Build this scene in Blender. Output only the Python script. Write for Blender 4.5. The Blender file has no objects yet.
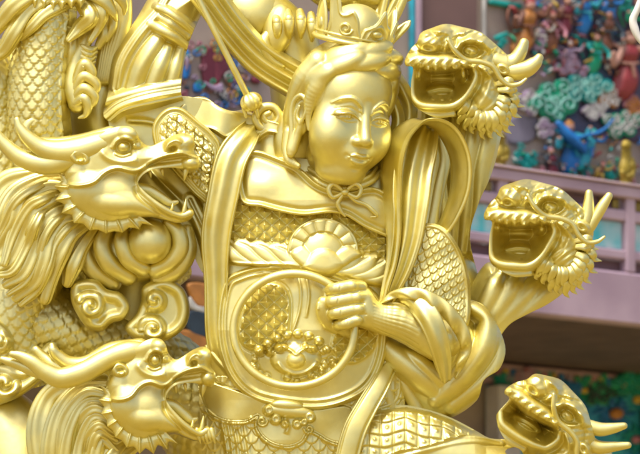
import bpy, math, random, os
import numpy as np
from mathutils import Vector

C = bpy.context.scene.collection
sc = bpy.context.scene
S = 0.0025                 # one unit of the modelling grid in metres
DC = 3000.0                # camera distance in those units (7.5 m)
HY = 727.0                 # grid row at eye level (camera 1.6 m above the ground)
CAMH = 1.6
rad = math.radians
# ------------------------------------------------------------------ camera
cd = bpy.data.cameras.new('camera'); cam = bpy.data.objects.new('camera', cd); C.objects.link(cam)
cam.location = (0, -DC*S, CAMH); cam.rotation_euler = (rad(90), 0, 0)
cd.sensor_width = 36; cd.lens = 36*DC/640.0; cd.shift_y = (HY-227)/640.0
cd.clip_start = 0.1; cd.clip_end = 3000
cd.dof.use_dof = True; cd.dof.focus_distance = DC*S-0.1; cd.dof.aperture_fstop = 5
sc.camera = cam
# ------------------------------------------------------------------ light
SUN_EL, SUN_AZ = 66, 212    # azimuth from +Y, clockwise
w = bpy.data.worlds.new('World'); sc.world = w; w.use_nodes = True
nt = w.node_tree; bg = nt.nodes['Background']
sky = nt.nodes.new('ShaderNodeTexSky'); sky.sky_type = 'NISHITA'; sky.sun_disc = False
sky.sun_elevation = rad(SUN_EL); sky.sun_rotation = rad(SUN_AZ); sky.dust_density = 4; sky.air_density = 0.7; sky.ozone_density = 0.6
nt.links.new(sky.outputs[0], bg.inputs[0]); bg.inputs[1].default_value = 0.13
sd_ = bpy.data.lights.new('sun', 'SUN'); sun = bpy.data.objects.new('sun', sd_); C.objects.link(sun)
sd_.energy = 1.6; sd_.angle = rad(11); sd_.color = (1.0, 0.97, 0.9)
e, a = rad(SUN_EL), rad(SUN_AZ)
sdir = Vector((math.sin(a)*math.cos(e), math.cos(a)*math.cos(e), math.sin(e)))
sun.rotation_euler = sdir.to_track_quat('Z', 'Y').to_euler(); sun.location = (0, -3, 8)
sc.view_settings.view_transform = 'Standard'; sc.view_settings.look = 'None'
sc.view_settings.exposure = 0.95; sc.view_settings.gamma = 1; sc.view_settings.use_curve_mapping = False
sc.cycles.max_bounces = 8; sc.cycles.glossy_bounces = 6; sc.cycles.use_denoising = True
sc.cycles.filter_width = 2.0

# ------------------------------------------------------------------ materials
MATS = {}
def mat(name, col, rough=0.6, metal=0.0, coat=0.0, noise=0.0, nscale=8.0, bump=0.0, bscale=60.0, col2=None, spec=0.5):
    if name in MATS: return MATS[name]
    m = bpy.data.materials.new(name); m.use_nodes = True; t = m.node_tree; b = t.nodes['Principled BSDF']
    b.inputs['Roughness'].default_value = rough; b.inputs['Metallic'].default_value = metal
    b.inputs['Coat Weight'].default_value = coat; b.inputs['Coat Roughness'].default_value = 0.25
    b.inputs['Specular IOR Level'].default_value = spec
    tc = t.nodes.new('ShaderNodeTexCoord')
    if noise or col2:
        n = t.nodes.new('ShaderNodeTexNoise'); n.inputs['Scale'].default_value = nscale; n.inputs['Detail'].default_value = 5
        t.links.new(tc.outputs['Object'], n.inputs['Vector'])
        r = t.nodes.new('ShaderNodeValToRGB'); r.color_ramp.elements[0].position = 0.35; r.color_ramp.elements[1].position = 0.7
        c2 = col2 or tuple(max(0, c*(1-noise)) for c in col)
        r.color_ramp.elements[0].color = (*c2, 1); r.color_ramp.elements[1].color = (*col, 1)
        t.links.new(n.outputs[0], r.inputs[0]); t.links.new(r.outputs[0], b.inputs['Base Color'])
    else: b.inputs['Base Color'].default_value = (*col, 1)
    if bump:
        n2 = t.nodes.new('ShaderNodeTexNoise'); n2.inputs['Scale'].default_value = bscale; n2.inputs['Detail'].default_value = 4
        t.links.new(tc.outputs['Object'], n2.inputs['Vector'])
        bp = t.nodes.new('ShaderNodeBump'); bp.inputs['Strength'].default_value = bump; bp.inputs['Distance'].default_value = 0.002
        t.links.new(n2.outputs[0], bp.inputs['Height']); t.links.new(bp.outputs[0], b.inputs['Normal'])
    MATS[name] = m; return m
def make_gold(name, deep, pale, rough, mixf=0.5):
    """pearly gold lacquer: a deep yellow body under pale metallic flakes"""
    m = mat(name, deep, 0.5, 0.0, 0.0, nscale=5.0, col2=tuple(c*.86 for c in deep), bump=0.3, bscale=38)
    t = m.node_tree; b = t.nodes['Principled BSDF']; out = t.nodes['Material Output']; L = t.links
    tc = [x for x in t.nodes if x.type == 'TEX_COORD'][0]; bp = [x for x in t.nodes if x.type == 'BUMP'][0]
    g = t.nodes.new('ShaderNodeBsdfPrincipled'); g.inputs['Metallic'].default_value = 1.0; g.inputs['Coat Weight'].default_value = 1.0; g.inputs['Coat Roughness'].default_value = 0.34; L.new(bp.outputs[0], g.inputs['Normal'])
    n = t.nodes.new('ShaderNodeTexNoise'); n.inputs['Scale'].default_value = 16; n.inputs['Detail'].default_value = 6; L.new(tc.outputs['Object'], n.inputs['Vector'])
    mr = t.nodes.new('ShaderNodeMapRange'); mr.inputs[1].default_value = 0.3; mr.inputs[2].default_value = 0.7; mr.inputs[3].default_value = rough-0.06; mr.inputs[4].default_value = rough+0.08
    L.new(n.outputs[0], mr.inputs[0]); L.new(mr.outputs[0], g.inputs['Roughness'])
    r2 = t.nodes.new('ShaderNodeValToRGB'); r2.color_ramp.elements[0].position = 0.3; r2.color_ramp.elements[1].position = 0.75
    r2.color_ramp.elements[0].color = (*[c*.82 for c in pale], 1); r2.color_ramp.elements[1].color = (*pale, 1); L.new(n.outputs[0], r2.inputs[0]); L.new(r2.outputs[0], g.inputs['Base Color'])
    mx = t.nodes.new('ShaderNodeMixShader')
    n3 = t.nodes.new('ShaderNodeTexNoise'); n3.inputs['Scale'].default_value = 7; n3.inputs['Detail'].default_value = 8; n3.inputs['Roughness'].default_value = .7; L.new(tc.outputs['Object'], n3.inputs['Vector'])
    m3 = t.nodes.new('ShaderNodeMapRange'); m3.inputs[1].default_value = .35; m3.inputs[2].default_value = .65; m3.inputs[3].default_value = mixf-.14; m3.inputs[4].default_value = mixf+.10; L.new(n3.outputs[0], m3.inputs[0]); L.new(m3.outputs[0], mx.inputs[0]); L.new(b.outputs[0], mx.inputs[1]); L.new(g.outputs[0], mx.inputs[2]); L.new(mx.outputs[0], out.inputs['Surface'])
    return m
GOLD = make_gold('gold_paint', (0.72, 0.49, 0.001), (0.875, 0.812, 0.33), 0.43, 0.74)

# ------------------------------------------------------------------ objects
def P(v):
    """(column, row, depth towards the viewer) -> metres in the world"""
    v = np.asarray(v, float); k = (DC-v[..., 2])/DC
    return np.stack([(v[..., 0]-320)*k*S, -v[..., 2]*S, CAMH+(HY-v[..., 1])*k*S], -1)
def thing(name, label, cat, at=None, group=None, kind=None):
    o = bpy.data.objects.new(name, None); C.objects.link(o); o.empty_display_size = 0.05
    if at is not None: o.location = P(at)
    o['label'] = label; o['category'] = cat
    if group: o['group'] = group
    if kind: o['kind'] = kind
    return o
def tag(o, label=None, cat=None, group=None, kind=None):
    for k, v in (('label', label), ('category', cat), ('group', group), ('kind', kind)):
        if v: o[k] = v
    return o
class MB:
    """collects vertices (already in world metres) and faces for one mesh"""
    def __init__(s, proj=None): s.v = []; s.t = []; s.q = []; s.n = 0; s.P = proj or P
    def add(s, v, tri=None, quad=None):
        v = np.asarray(v, np.float32).reshape(-1, 3)
        if tri is not None and len(tri): s.t.append(np.asarray(tri, np.int64)+s.n)
        if quad is not None and len(quad): s.q.append(np.asarray(quad, np.int64)+s.n)
        s.v.append(v); s.n += len(v); return s
    def build(s, name, material=None, parent=None, label=None, smooth=True, **kw):
        v = np.concatenate(s.v); me = bpy.data.meshes.new(name)
        org = v.mean(0) if parent is None else np.zeros(3)
        if parent is not None: org = np.array(parent.location, float) if parent.type == 'EMPTY' else np.array(parent['_org'], float)
        me.vertices.add(len(v)); me.vertices.foreach_set('co', (v-org).astype(np.float32).ravel())
        T = np.concatenate(s.t) if s.t else np.zeros((0, 3), np.int64); Q = np.concatenate(s.q) if s.q else np.zeros((0, 4), np.int64)
        nl = len(T)*3+len(Q)*4; me.loops.add(nl); me.polygons.add(len(T)+len(Q))
        me.loops.foreach_set('vertex_index', np.concatenate([T.ravel(), Q.ravel()]).astype(np.int32))
        ls = np.concatenate([np.arange(len(T))*3, len(T)*3+np.arange(len(Q))*4]).astype(np.int32)
        me.polygons.foreach_set('loop_start', ls)
        me.update(calc_edges=True); me.validate()
        me.polygons.foreach_set('use_smooth', np.full(len(me.polygons), bool(smooth)))
        me.materials.append(material or GOLD)
        o = bpy.data.objects.new(name, me); C.objects.link(o)
        if parent is None: o.location = org
        else:
            o.parent = parent
            if parent.type != 'EMPTY': pass
        o['_org'] = [float(x) for x in org]
        if parent is not None and parent.type != 'EMPTY': o.location = (0, 0, 0)
        tag(o, label=label, **kw); return o
def cr(pts, n=8, closed=False):
    """Catmull-Rom through rows of any width"""
    p = np.asarray(pts, float)
    if len(p) < 3 and not closed:
        t = np.linspace(0, 1, n+1)[:, None]; return p[0]*(1-t)+p[-1]*t
    if closed: q = np.vstack([p[-1], p, p[0], p[1]])
    else: q = np.vstack([2*p[0]-p[1], p, 2*p[-1]-p[-2]])
    t = np.linspace(0, 1, n, endpoint=False)[:, None]; out = []
    for i in range(1, len(q)-2):
        a, b, c, d = q[i-1], q[i], q[i+1], q[i+2]
        out.append(0.5*((2*b)+(-a+c)*t+(2*a-5*b+4*c-d)*t*t+(-a+3*b-3*c+d)*t**3))
    out = np.vstack(out)
    return out if closed else np.vstack([out, p[-1]])
def _frames(c, hint=None):
    T = np.gradient(c, axis=0); T /= np.linalg.norm(T, axis=1)[:, None]+1e-9
    Z = np.array([0, 0, 1.0]) if hint is None else np.asarray(hint, float)
    W = np.cross(T, Z); L = np.linalg.norm(W, axis=1)
    for i in range(len(W)):
        if L[i] < 0.15 and i: W[i] = W[i-1]-T[i]*np.dot(W[i-1], T[i])
    for i in range(1, len(W)):
        if np.dot(W[i], W[i-1]) < 0: W[i] = -W[i]
    W /= np.linalg.norm(W, axis=1)[:, None]+1e-9
    N = np.cross(W, T); N /= np.linalg.norm(N, axis=1)[:, None]+1e-9
    if N[:, 2].mean() < 0: N = -N
    return T, W, N
def tube(mb, pts, r=None, seg=12, n=8, flat=1.0, closed=False, groove=0, gd=0.0, hint=None, twist=0.0):
    """pts rows (x,y,d[,r]); round caps from radius going to zero"""
    p = np.asarray(pts, float)
    if p.shape[1] == 3: p = np.hstack([p, np.broadcast_to(np.asarray(r, float).reshape(-1, 1) if np.ndim(r) else [[r]], (len(p), 1))])
    c = cr(p, n, closed); R = np.maximum(c[:, 3], 0.05); c3 = c[:, :3]
    if not closed:      # round ends
        T0 = c3[0]-c3[1]; T0 /= np.linalg.norm(T0)+1e-9; T1 = c3[-1]-c3[-2]; T1 /= np.linalg.norm(T1)+1e-9
        th = np.array([0.02, 0.35, 0.7, 1.1])
        a0 = [c3[0]+T0*R[0]*math.cos(t) for t in th]; r0 = [R[0]*math.sin(t) for t in th]
        a1 = [c3[-1]+T1*R[-1]*math.cos(t) for t in th[::-1]]; r1 = [R[-1]*math.sin(t) for t in th[::-1]]
        c3 = np.vstack([a0, c3, a1]); R = np.concatenate([r0, R, r1])
    if closed:
        T = np.roll(c3, -1, 0)-np.roll(c3, 1, 0); T /= np.linalg.norm(T, axis=1)[:, None]
        W = np.cross(T, [0, 0, 1.0]); W /= np.linalg.norm(W, axis=1)[:, None]; N = np.cross(W, T)
    else: T, W, N = _frames(c3, hint)
    th = np.arange(seg)*2*np.pi/seg; m = len(c3)
    thm = th[None, :]+twist*np.linspace(0, 1, m)[:, None]
    rr = R[:, None]*(1+(gd*np.cos(groove*thm) if groove else 0))
    V = c3[:, None]+W[:, None]*(rr*np.cos(thm))[..., None]+N[:, None]*(rr*np.sin(thm)*flat)[..., None]
    i = np.arange(m if closed else m-1)[:, None]; j = np.arange(seg)[None]; i2 = (i+1) % m; j2 = (j+1) % seg
    q = np.stack([i*seg+j, i*seg+j2, i2*seg+j2, i2*seg+j], -1).reshape(-1, 4)
    V = V.reshape(-1, 3); mb.add(mb.P(V), quad=q)
    if not closed:
        b = (m-1)*seg; n0 = [(0, k+1, k) for k in range(1, seg-1)]; n1 = [(b, b+k, b+k+1) for k in range(1, seg-1)]
        mb.t.append(np.array(n0+n1)+mb.n-len(V))
    return mb
def ribbon(mb, pts, prof=None, th=2.0, n=8, m=24, edge=1.0, wav=None, wdir=None):
    """pts rows (x,y,d,halfwidth,angle deg): cloth band, prof(u,s)->relief height in units, u in -1..1 across, s in 0..1 along"""
    c = cr(pts, n); T, W, N = _frames(c[:, :3]); a = np.radians(c[:, 4])[:, None]
    W2 = W*np.cos(a)+N*np.sin(a); N2 = -W*np.sin(a)+N*np.cos(a)
    if wdir is not None:
        A = np.asarray(wdir, float); A = A/np.linalg.norm(A); W2 = A-T*(T@A)[:, None]; W2 /= np.linalg.norm(W2, axis=1)[:, None]; N2 = np.cross(W2, T)
    u = np.linspace(-1, 1, m)[None, :]; s = np.linspace(0, 1, len(c))[:, None]
    h = prof(u, s) if prof else 0*u+0*s; h = h+0*u+0*s
    ed = np.sqrt(np.clip(1-np.abs(u)**6, 0, 1))*th*0.5
    hw = c[:, 3][:, None]
    cen = c[:, None, :3]+W2[:, None]*(u*hw)[..., None]
    if wav is not None: cen = cen+N2[:, None]*(wav(u, s)+0*u+0*s)[..., None]
    top = cen+N2[:, None]*(h+ed)[..., None]; bot = cen+N2[:, None]*(h-ed)[..., None]
    V = np.concatenate([top, bot[:, ::-1]], 1); M, K = V.shape[0], V.shape[1]
    i = np.arange(M-1)[:, None]; j = np.arange(K)[None]; j2 = (j+1) % K
    q = np.stack([i*K+j, i*K+j2, (i+1)*K+j2, (i+1)*K+j], -1).reshape(-1, 4)
    caps = [(k, K-1-k, K-2-k, k+1) for k in range(m-1)]; caps2 = [((M-1)*K+k, (M-1)*K+k+1, (M-1)*K+K-2-k, (M-1)*K+K-1-k) for k in range(m-1)]
    mb.add(mb.P(V.reshape(-1, 3)), quad=np.vstack([q, caps, caps2])); return mb
def folds(k=3, h=2.0, ph=0.0, drift=0.0, crown=1.0, sharp=1.0):
    def f(u, s):
        w_ = 0.5+0.5*np.cos((u+drift*s)*math.pi*k+ph); return h*(w_**sharp)+crown*(1-u*u)
    return f
def ball(mb, c, r, rot=None, n=16, fn=None):
    r = np.broadcast_to(np.asarray(r, float), (3,)); th = np.linspace(0, np.pi, n+1); ph = np.arange(2*n)*np.pi/n
    v = np.stack([np.sin(th)[:, None]*np.cos(ph), -np.cos(th)[:, None]+0*ph, np.sin(th)[:, None]*np.sin(ph)], -1)
    if fn is not None: v = v*fn(v)[..., None]
    v = v*r
    if rot is not None: v = v@rotm(*rot).T
    K = 2*n; i = np.arange(n)[:, None]; j = np.arange(K)[None]; j2 = (j+1) % K
    q = np.stack([i*K+j, (i+1)*K+j, (i+1)*K+j2, i*K+j2], -1).reshape(-1, 4)
    mb.add(mb.P(v.reshape(-1, 3)+np.asarray(c, float)), quad=q); return mb
def rotm(rx=0, ry=0, rz=0):
    """degrees; rz turns in the picture plane (clockwise on screen), ry turns the front towards +x, rx tips the front down"""
    x, y, z = rad(rx), rad(ry), rad(rz)
    Rx = np.array([[1, 0, 0], [0, math.cos(x), math.sin(x)], [0, -math.sin(x), math.cos(x)]])
    Ry = np.array([[math.cos(y), 0, math.sin(y)], [0, 1, 0], [-math.sin(y), 0, math.cos(y)]])
    Rz = np.array([[math.cos(z), -math.sin(z), 0], [math.sin(z), math.cos(z), 0], [0, 0, 1]])
    return Rz@Ry@Rx
def smax(a, b, k):
    if k <= 0: return np.maximum(a, b)
    h = np.clip(0.5+0.5*(a-b)/k, 0, 1); return b*(1-h)+a*h+k*h*(1-h)
def smin(a, b, k): return -smax(-a, -b, k)
def ss(a, b, x):
    t = np.clip((x-a)/(b-a), 0, 1); return t*t*(3-2*t)

# ------------------------------------------------------------------ carved relief: a height sheet with real depth
class Relief:
    def __init__(s, x0, y0, x1, y1, h=0.6, base=0.0):
        s.h = h; s.x = np.arange(x0, x1+h, h); s.y = np.arange(y0, y1+h, h)
        s.X, s.Y = np.meshgrid(s.x, s.y); s.H = np.full(s.X.shape, float(base)); s.m = np.full(s.X.shape, -1e3)
    def poly(s, pts, n=6, smooth=True):
        p = cr(pts, n, True) if smooth else np.asarray(pts, float); p = p[:, :2]
        d = np.full(s.X.shape, 1e9); ins = np.zeros(s.X.shape, bool)
        for a, b in zip(p, np.roll(p, -1, 0)):
            e = b-a; L = e@e+1e-12; px, py = s.X-a[0], s.Y-a[1]
            t = np.clip((px*e[0]+py*e[1])/L, 0, 1); d = np.minimum(d, (px-t*e[0])**2+(py-t*e[1])**2)
            c = (a[1] <= s.Y) != (b[1] <= s.Y)
            with np.errstate(divide='ignore', invalid='ignore'): xi = a[0]+(s.Y-a[1])*e[0]/(e[1] if e[1] else 1e-12)
            ins ^= c & (s.X < xi)
        return np.where(ins, -1, 1)*np.sqrt(d)
    def line(s, pts, n=6, closed=False):
        """distance to a curve; returns (distance, parameter 0..1, interpolated extra columns, side)"""
        p = cr(pts, n, closed)
        if closed: p = np.vstack([p, p[:1]])
        d = np.full(s.X.shape, 1e9); T = np.zeros(s.X.shape); sg = np.zeros(s.X.shape); E = np.zeros(s.X.shape+(p.shape[1]-2,))
        L = np.concatenate([[0], np.cumsum(np.linalg.norm(np.diff(p[:, :2], axis=0), axis=1))]); L /= L[-1]
        for i in range(len(p)-1):
            a, b = p[i], p[i+1]; e = b[:2]-a[:2]; q = e@e+1e-12; px, py = s.X-a[0], s.Y-a[1]
            t = np.clip((px*e[0]+py*e[1])/q, 0, 1); dd = (px-t*e[0])**2+(py-t*e[1])**2
            w_ = dd < d; d = np.where(w_, dd, d); T = np.where(w_, L[i]+t*(L[i+1]-L[i]), T)
            sg = np.where(w_, np.sign(e[0]*py-e[1]*px), sg)
            if E.shape[2]: E = np.where(w_[..., None], a[2:]+t[..., None]*(b[2:]-a[2:]), E)
        return np.sqrt(d), T, E, sg
    # --- operations
    def inflate(s, sd, h, w_, p=2.0): return h*(1-np.clip(1+sd/w_, 0, 1)**p)**(1/p)
    def ell(s, cx, cy, rx, ry, z, rz, ang=0, k=3.0):
        """blend in an ellipsoid centred at depth z with depth radius rz"""
        c, n_ = math.cos(rad(ang)), math.sin(rad(ang)); dx, dy = s.X-cx, s.Y-cy
        q = ((dx*c+dy*n_)/rx)**2+((-dx*n_+dy*c)/ry)**2
        e_ = np.where(q < 1, z+rz*np.sqrt(np.clip(1-q, 0, 1)), z-rz*(np.sqrt(q)-1)*3-0*q)
        s.H = smax(s.H, e_, k); return s
    def bump(s, cx, cy, rx, ry, h, ang=0, p=1.0):
        c, n_ = math.cos(rad(ang)), math.sin(rad(ang)); dx, dy = s.X-cx, s.Y-cy
        q = ((dx*c+dy*n_)/rx)**2+((-dx*n_+dy*c)/ry)**2
        s.H += h*np.exp(-(q**p)*1.4); return s
    def dome(s, cx, cy, rx, ry, h, ang=0, ring=0.0):
        c, n_ = math.cos(rad(ang)), math.sin(rad(ang)); dx, dy = s.X-cx, s.Y-cy
        q = ((dx*c+dy*n_)/rx)**2+((-dx*n_+dy*c)/ry)**2
        s.H += h*np.sqrt(np.clip(1-q, 0, 1))
        if ring: s.H -= ring*np.exp(-((np.sqrt(q)-1.08)*min(rx, ry)/1.2)**2)
        return s
    def ridge(s, pts, w_, h, closed=False, round_=False, n=6, taper=True):
        d, T, E, _ = s.line(pts, n, closed)
        tp = np.ones_like(T) if (closed or not taper) else np.clip(np.minimum(T, 1-T)*8, 0, 1)**0.5
        if round_: s.H += h*np.sqrt(np.clip(1-(d/w_)**2, 0, 1))*tp
        else: s.H += h*np.exp(-(d/w_)**2)*tp
        return s
    def tub(s, pts, k=1.5, flat=1.0, n=6):
        """pts rows (x,y,z,r) absolute tube"""
        d, T, E, _ = s.line(pts, n); r = np.maximum(E[..., 1], 0.3); q = d/r
        e_ = np.where(q < 1, E[..., 0]+r*flat*np.sqrt(np.clip(1-q*q, 0, 1)), E[..., 0]-(d-r)*3)
        s.H = smax(s.H, e_, k); return s
    def strand(s, pts, k=0.8, ng=3, gh=1.2, flat=0.8, n=8):
        """tapered lock (x,y,z,r) with lengthwise grooves"""
        d, T, E, sg = s.line(pts, n); r = np.maximum(E[..., 1], 0.3); q = d/r; u = q*sg
        e_ = np.where(q < 1, E[..., 0]+r*flat*np.sqrt(np.clip(1-q*q, 0, 1))+gh*(0.5*np.cos(u*math.pi*ng)-0.5)*np.clip(r/6, 0, 1)*(1-q**4), E[..., 0]-(d-r)*2.5)
        s.H = smax(s.H, e_, k); return s
    def blur(s, r=1):
        for _ in range(r):
            a = np.pad(s.H, 1, mode='edge'); s.H = (a[1:-1, 1:-1]*4+a[:-2, 1:-1]*2+a[2:, 1:-1]*2+a[1:-1, :-2]*2+a[1:-1, 2:]*2+a[:-2, :-2]+a[2:, 2:]+a[:-2, 2:]+a[2:, :-2])/16
        return s
    def at(s, x, y):
        i = int(np.clip(round((y-s.y[0])/s.h), 0, len(s.y)-1)); j = int(np.clip(round((x-s.x[0])/s.h), 0, len(s.x)-1)); return float(s.H[i, j])
    def mesh(s, sd, back=None, mb=None, xf=None, mirror=None):
        """cut to sd<0 with a clean outline, and give it a back: 'back' = thickness, or mirror = plane depth"""
        mb = mb or MB(); h = s.h; gy, gx = np.gradient(sd, h); g = np.sqrt(gx**2+gy**2)+1e-6
        near = (sd > 0) & (sd < 1.6*h); X = np.where(near, s.X-gx/g*sd, s.X); Y = np.where(near, s.Y-gy/g*sd, s.Y)
        ok = sd < 1.6*h; f = ok[:-1, :-1] & ok[1:, :-1] & ok[:-1, 1:] & ok[1:, 1:]
        sc_ = np.minimum(np.minimum(sd[:-1, :-1], sd[1:, :-1]), np.minimum(sd[:-1, 1:], sd[1:, 1:])); f &= sc_ < 0
        idx = np.full(sd.shape, -1, np.int64); use = np.zeros(sd.shape, bool)
        for a in (slice(0, -1), slice(1, None)):
            for b in (slice(0, -1), slice(1, None)): use[a, b] |= f
        idx[use] = np.arange(use.sum()); nv = int(use.sum())
        q = np.stack([idx[:-1, :-1][f], idx[1:, :-1][f], idx[1:, 1:][f], idx[:-1, 1:][f]], -1)
        V = np.stack([X[use], Y[use], s.H[use]], -1)
        if mirror is not None: VB = V.copy(); VB[:, 2] = 2*mirror-V[:, 2]
        else:
            th = back if back is not None else 6.0; VB = V.copy(); ins = np.clip(-sd[use]/6.0, 0, 1)
            VB[:, 2] = V[:, 2]-th*(0.4+0.6*ins)
        E = np.concatenate([q[:, [0, 1]], q[:, [1, 2]], q[:, [2, 3]], q[:, [3, 0]]]); key = np.minimum(E[:, 0], E[:, 1])*nv+np.maximum(E[:, 0], E[:, 1])
        u, inv, cnt = np.unique(key, return_inverse=True, return_counts=True); B = E[cnt[inv] == 1]
        wall = np.stack([B[:, 1], B[:, 0], B[:, 0]+nv, B[:, 1]+nv], -1)
        VV = np.vstack([V, VB])
        if xf is not None: VV = xf(VV)
        mb.add(mb.P(VV), quad=np.vstack([q, q[:, ::-1]+nv, wall])); return mb

# ------------------------------------------------------------------ solid blending (signed distance grid)
class Field:
    def __init__(s, lo, hi, h=0.9):
        s.lo = np.asarray(lo, float); s.h = h; s.ax = [np.arange(lo[i], hi[i]+h, h, dtype=np.float32) for i in range(3)]
        s.v = np.full([len(a) for a in s.ax], 30.0, np.float32)
    def _b(s, lo, hi):
        sl = []; gs = []
        for i in range(3):
            a = max(0, int((lo[i]-s.lo[i])/s.h)); b = min(len(s.ax[i]), int((hi[i]-s.lo[i])/s.h)+2); sl.append(slice(a, max(a, b)))
            sh = [1, 1, 1]; sh[i] = -1; gs.append(s.ax[i][sl[-1]].reshape(sh))
        return tuple(sl), gs
    def _c(s, sl, d, k, op):
        b = s.v[sl]
        if op == 'add': s.v[sl] = smin(b, d, k)
        elif op == 'sub': s.v[sl] = smax(b, -d, k)
        elif op == 'and': s.v[sl] = smax(b, d, k)
    def ell(s, c, r, k=3.0, rot=None, op='add'):
        c = np.asarray(c, float); r = np.broadcast_to(np.asarray(r, float), (3,)); pad = max(r)+k+4
        if rot is None: ext = r+k+4
        else: ext = np.abs(rotm(*rot))@r+k+4
        sl, (X, Y, Z) = s._b(c-ext, c+ext); X, Y, Z = X-c[0], Y-c[1], Z-c[2]
        if rot is not None:
            R = rotm(*rot).T; X, Y, Z = (R[i, 0]*X+R[i, 1]*Y+R[i, 2]*Z for i in range(3))
        k0 = np.sqrt((X/r[0])**2+(Y/r[1])**2+(Z/r[2])**2); k1 = np.sqrt((X/r[0]**2)**2+(Y/r[1]**2)**2+(Z/r[2]**2)**2)+1e-6
        s._c(sl, k0*(k0-1)/k1, k, op); return s
    def chain(s, pts, k=2.0, n=4, op='add', squash=None):
        """rows (x,y,z,r)"""
        p = cr(pts, n) if n > 1 and len(pts) > 2 else np.asarray(pts, float); pad = p[:, 3].max()+k+4
        if squash: pad *= max(1, 1/squash[1])
        sl, (X, Y, Z) = s._b(p[:, :3].min(0)-pad, p[:, :3].max(0)+pad); D_ = None
        for a, b in zip(p[:-1], p[1:]):
            e = b[:3]-a[:3]; L = e@e+1e-9; px, py, pz = X-a[0], Y-a[1], Z-a[2]
            t = np.clip((px*e[0]+py*e[1]+pz*e[2])/L, 0, 1); qx, qy, qz = px-t*e[0], py-t*e[1], pz-t*e[2]
            if squash:
                v_ = squash[0]; f = squash[1]; dt = qx*v_[0]+qy*v_[1]+qz*v_[2]; qx = qx+v_[0]*dt*(1/f-1); qy = qy+v_[1]*dt*(1/f-1); qz = qz+v_[2]*dt*(1/f-1)
            d = np.sqrt(qx*qx+qy*qy+qz*qz)-(a[3]+t*(b[3]-a[3])); D_ = d if D_ is None else np.minimum(D_, d)
        s._c(sl, D_, k, op); return s
    def plane(s, c, n_, k=2.0):
        """keep the side the normal points away from"""
        n_ = np.asarray(n_, float); n_ /= np.linalg.norm(n_); sl, (X, Y, Z) = s._b(s.lo-1, [a[-1]+1 for a in s.ax])
        s._c(sl, (X-c[0])*n_[0]+(Y-c[1])*n_[1]+(Z-c[2])*n_[2], k, 'and'); return s
    def mesh(s, mb=None, xf=None):
        import openvdb as vdb
        mb = mb or MB(); a = np.clip(s.v, -3, 3).astype(np.float32); a[0] = a[-1] = 3; a[:, 0] = a[:, -1] = 3; a[:, :, 0] = a[:, :, -1] = 3
        g = vdb.FloatGrid(3.0); g.copyFromArray(a); pts, tri, quad = g.convertToPolygons(0.0, 0.0)
        v = pts*s.h+s.lo; q = quad.astype(np.int64); t = tri.astype(np.int64)
        ctr = v.mean(0); n_ = np.cross(v[q[:, 1]]-v[q[:, 0]], v[q[:, 2]]-v[q[:, 0]]); vol = ((v[q[:, 0]]-ctr)*n_).sum()
        if vol < 0: q = q[:, ::-1]; t = t[:, ::-1]
        q = q[:, ::-1]; t = t[:, ::-1]       # the grid is left-handed in the world
        if xf is not None: v = xf(v)
        mb.add(P(v), tri=t, quad=q); return mb
def place(org, rot=(0, 0, 0), scale=1.0):
    R = rotm(*rot)*scale; o = np.asarray(org, float)
    return lambda v: np.asarray(v)@R.T+o
def _surf(s, x, y):
    i = int(round((x-s.lo[0])/s.h)); j = int(round((y-s.lo[1])/s.h)); col = s.v[i, j]; k = np.where(col < 0)[0]
    if not len(k): return float(s.lo[2])
    k = k[-1]
    if k+1 >= len(col): return float(s.ax[2][k])
    a, b = col[k], col[k+1]; return float(s.ax[2][k]+s.h*(-a)/(b-a+1e-9))
Field.surf = _surf
def _on(s, pts, lift=0.0):
    """rows (x,y,r[,lift]) dropped on the front surface"""
    return [(p[0], p[1], s.surf(p[0], p[1])+(p[3] if len(p) > 3 else lift), p[2]) for p in pts]
Field.on = _on
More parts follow.
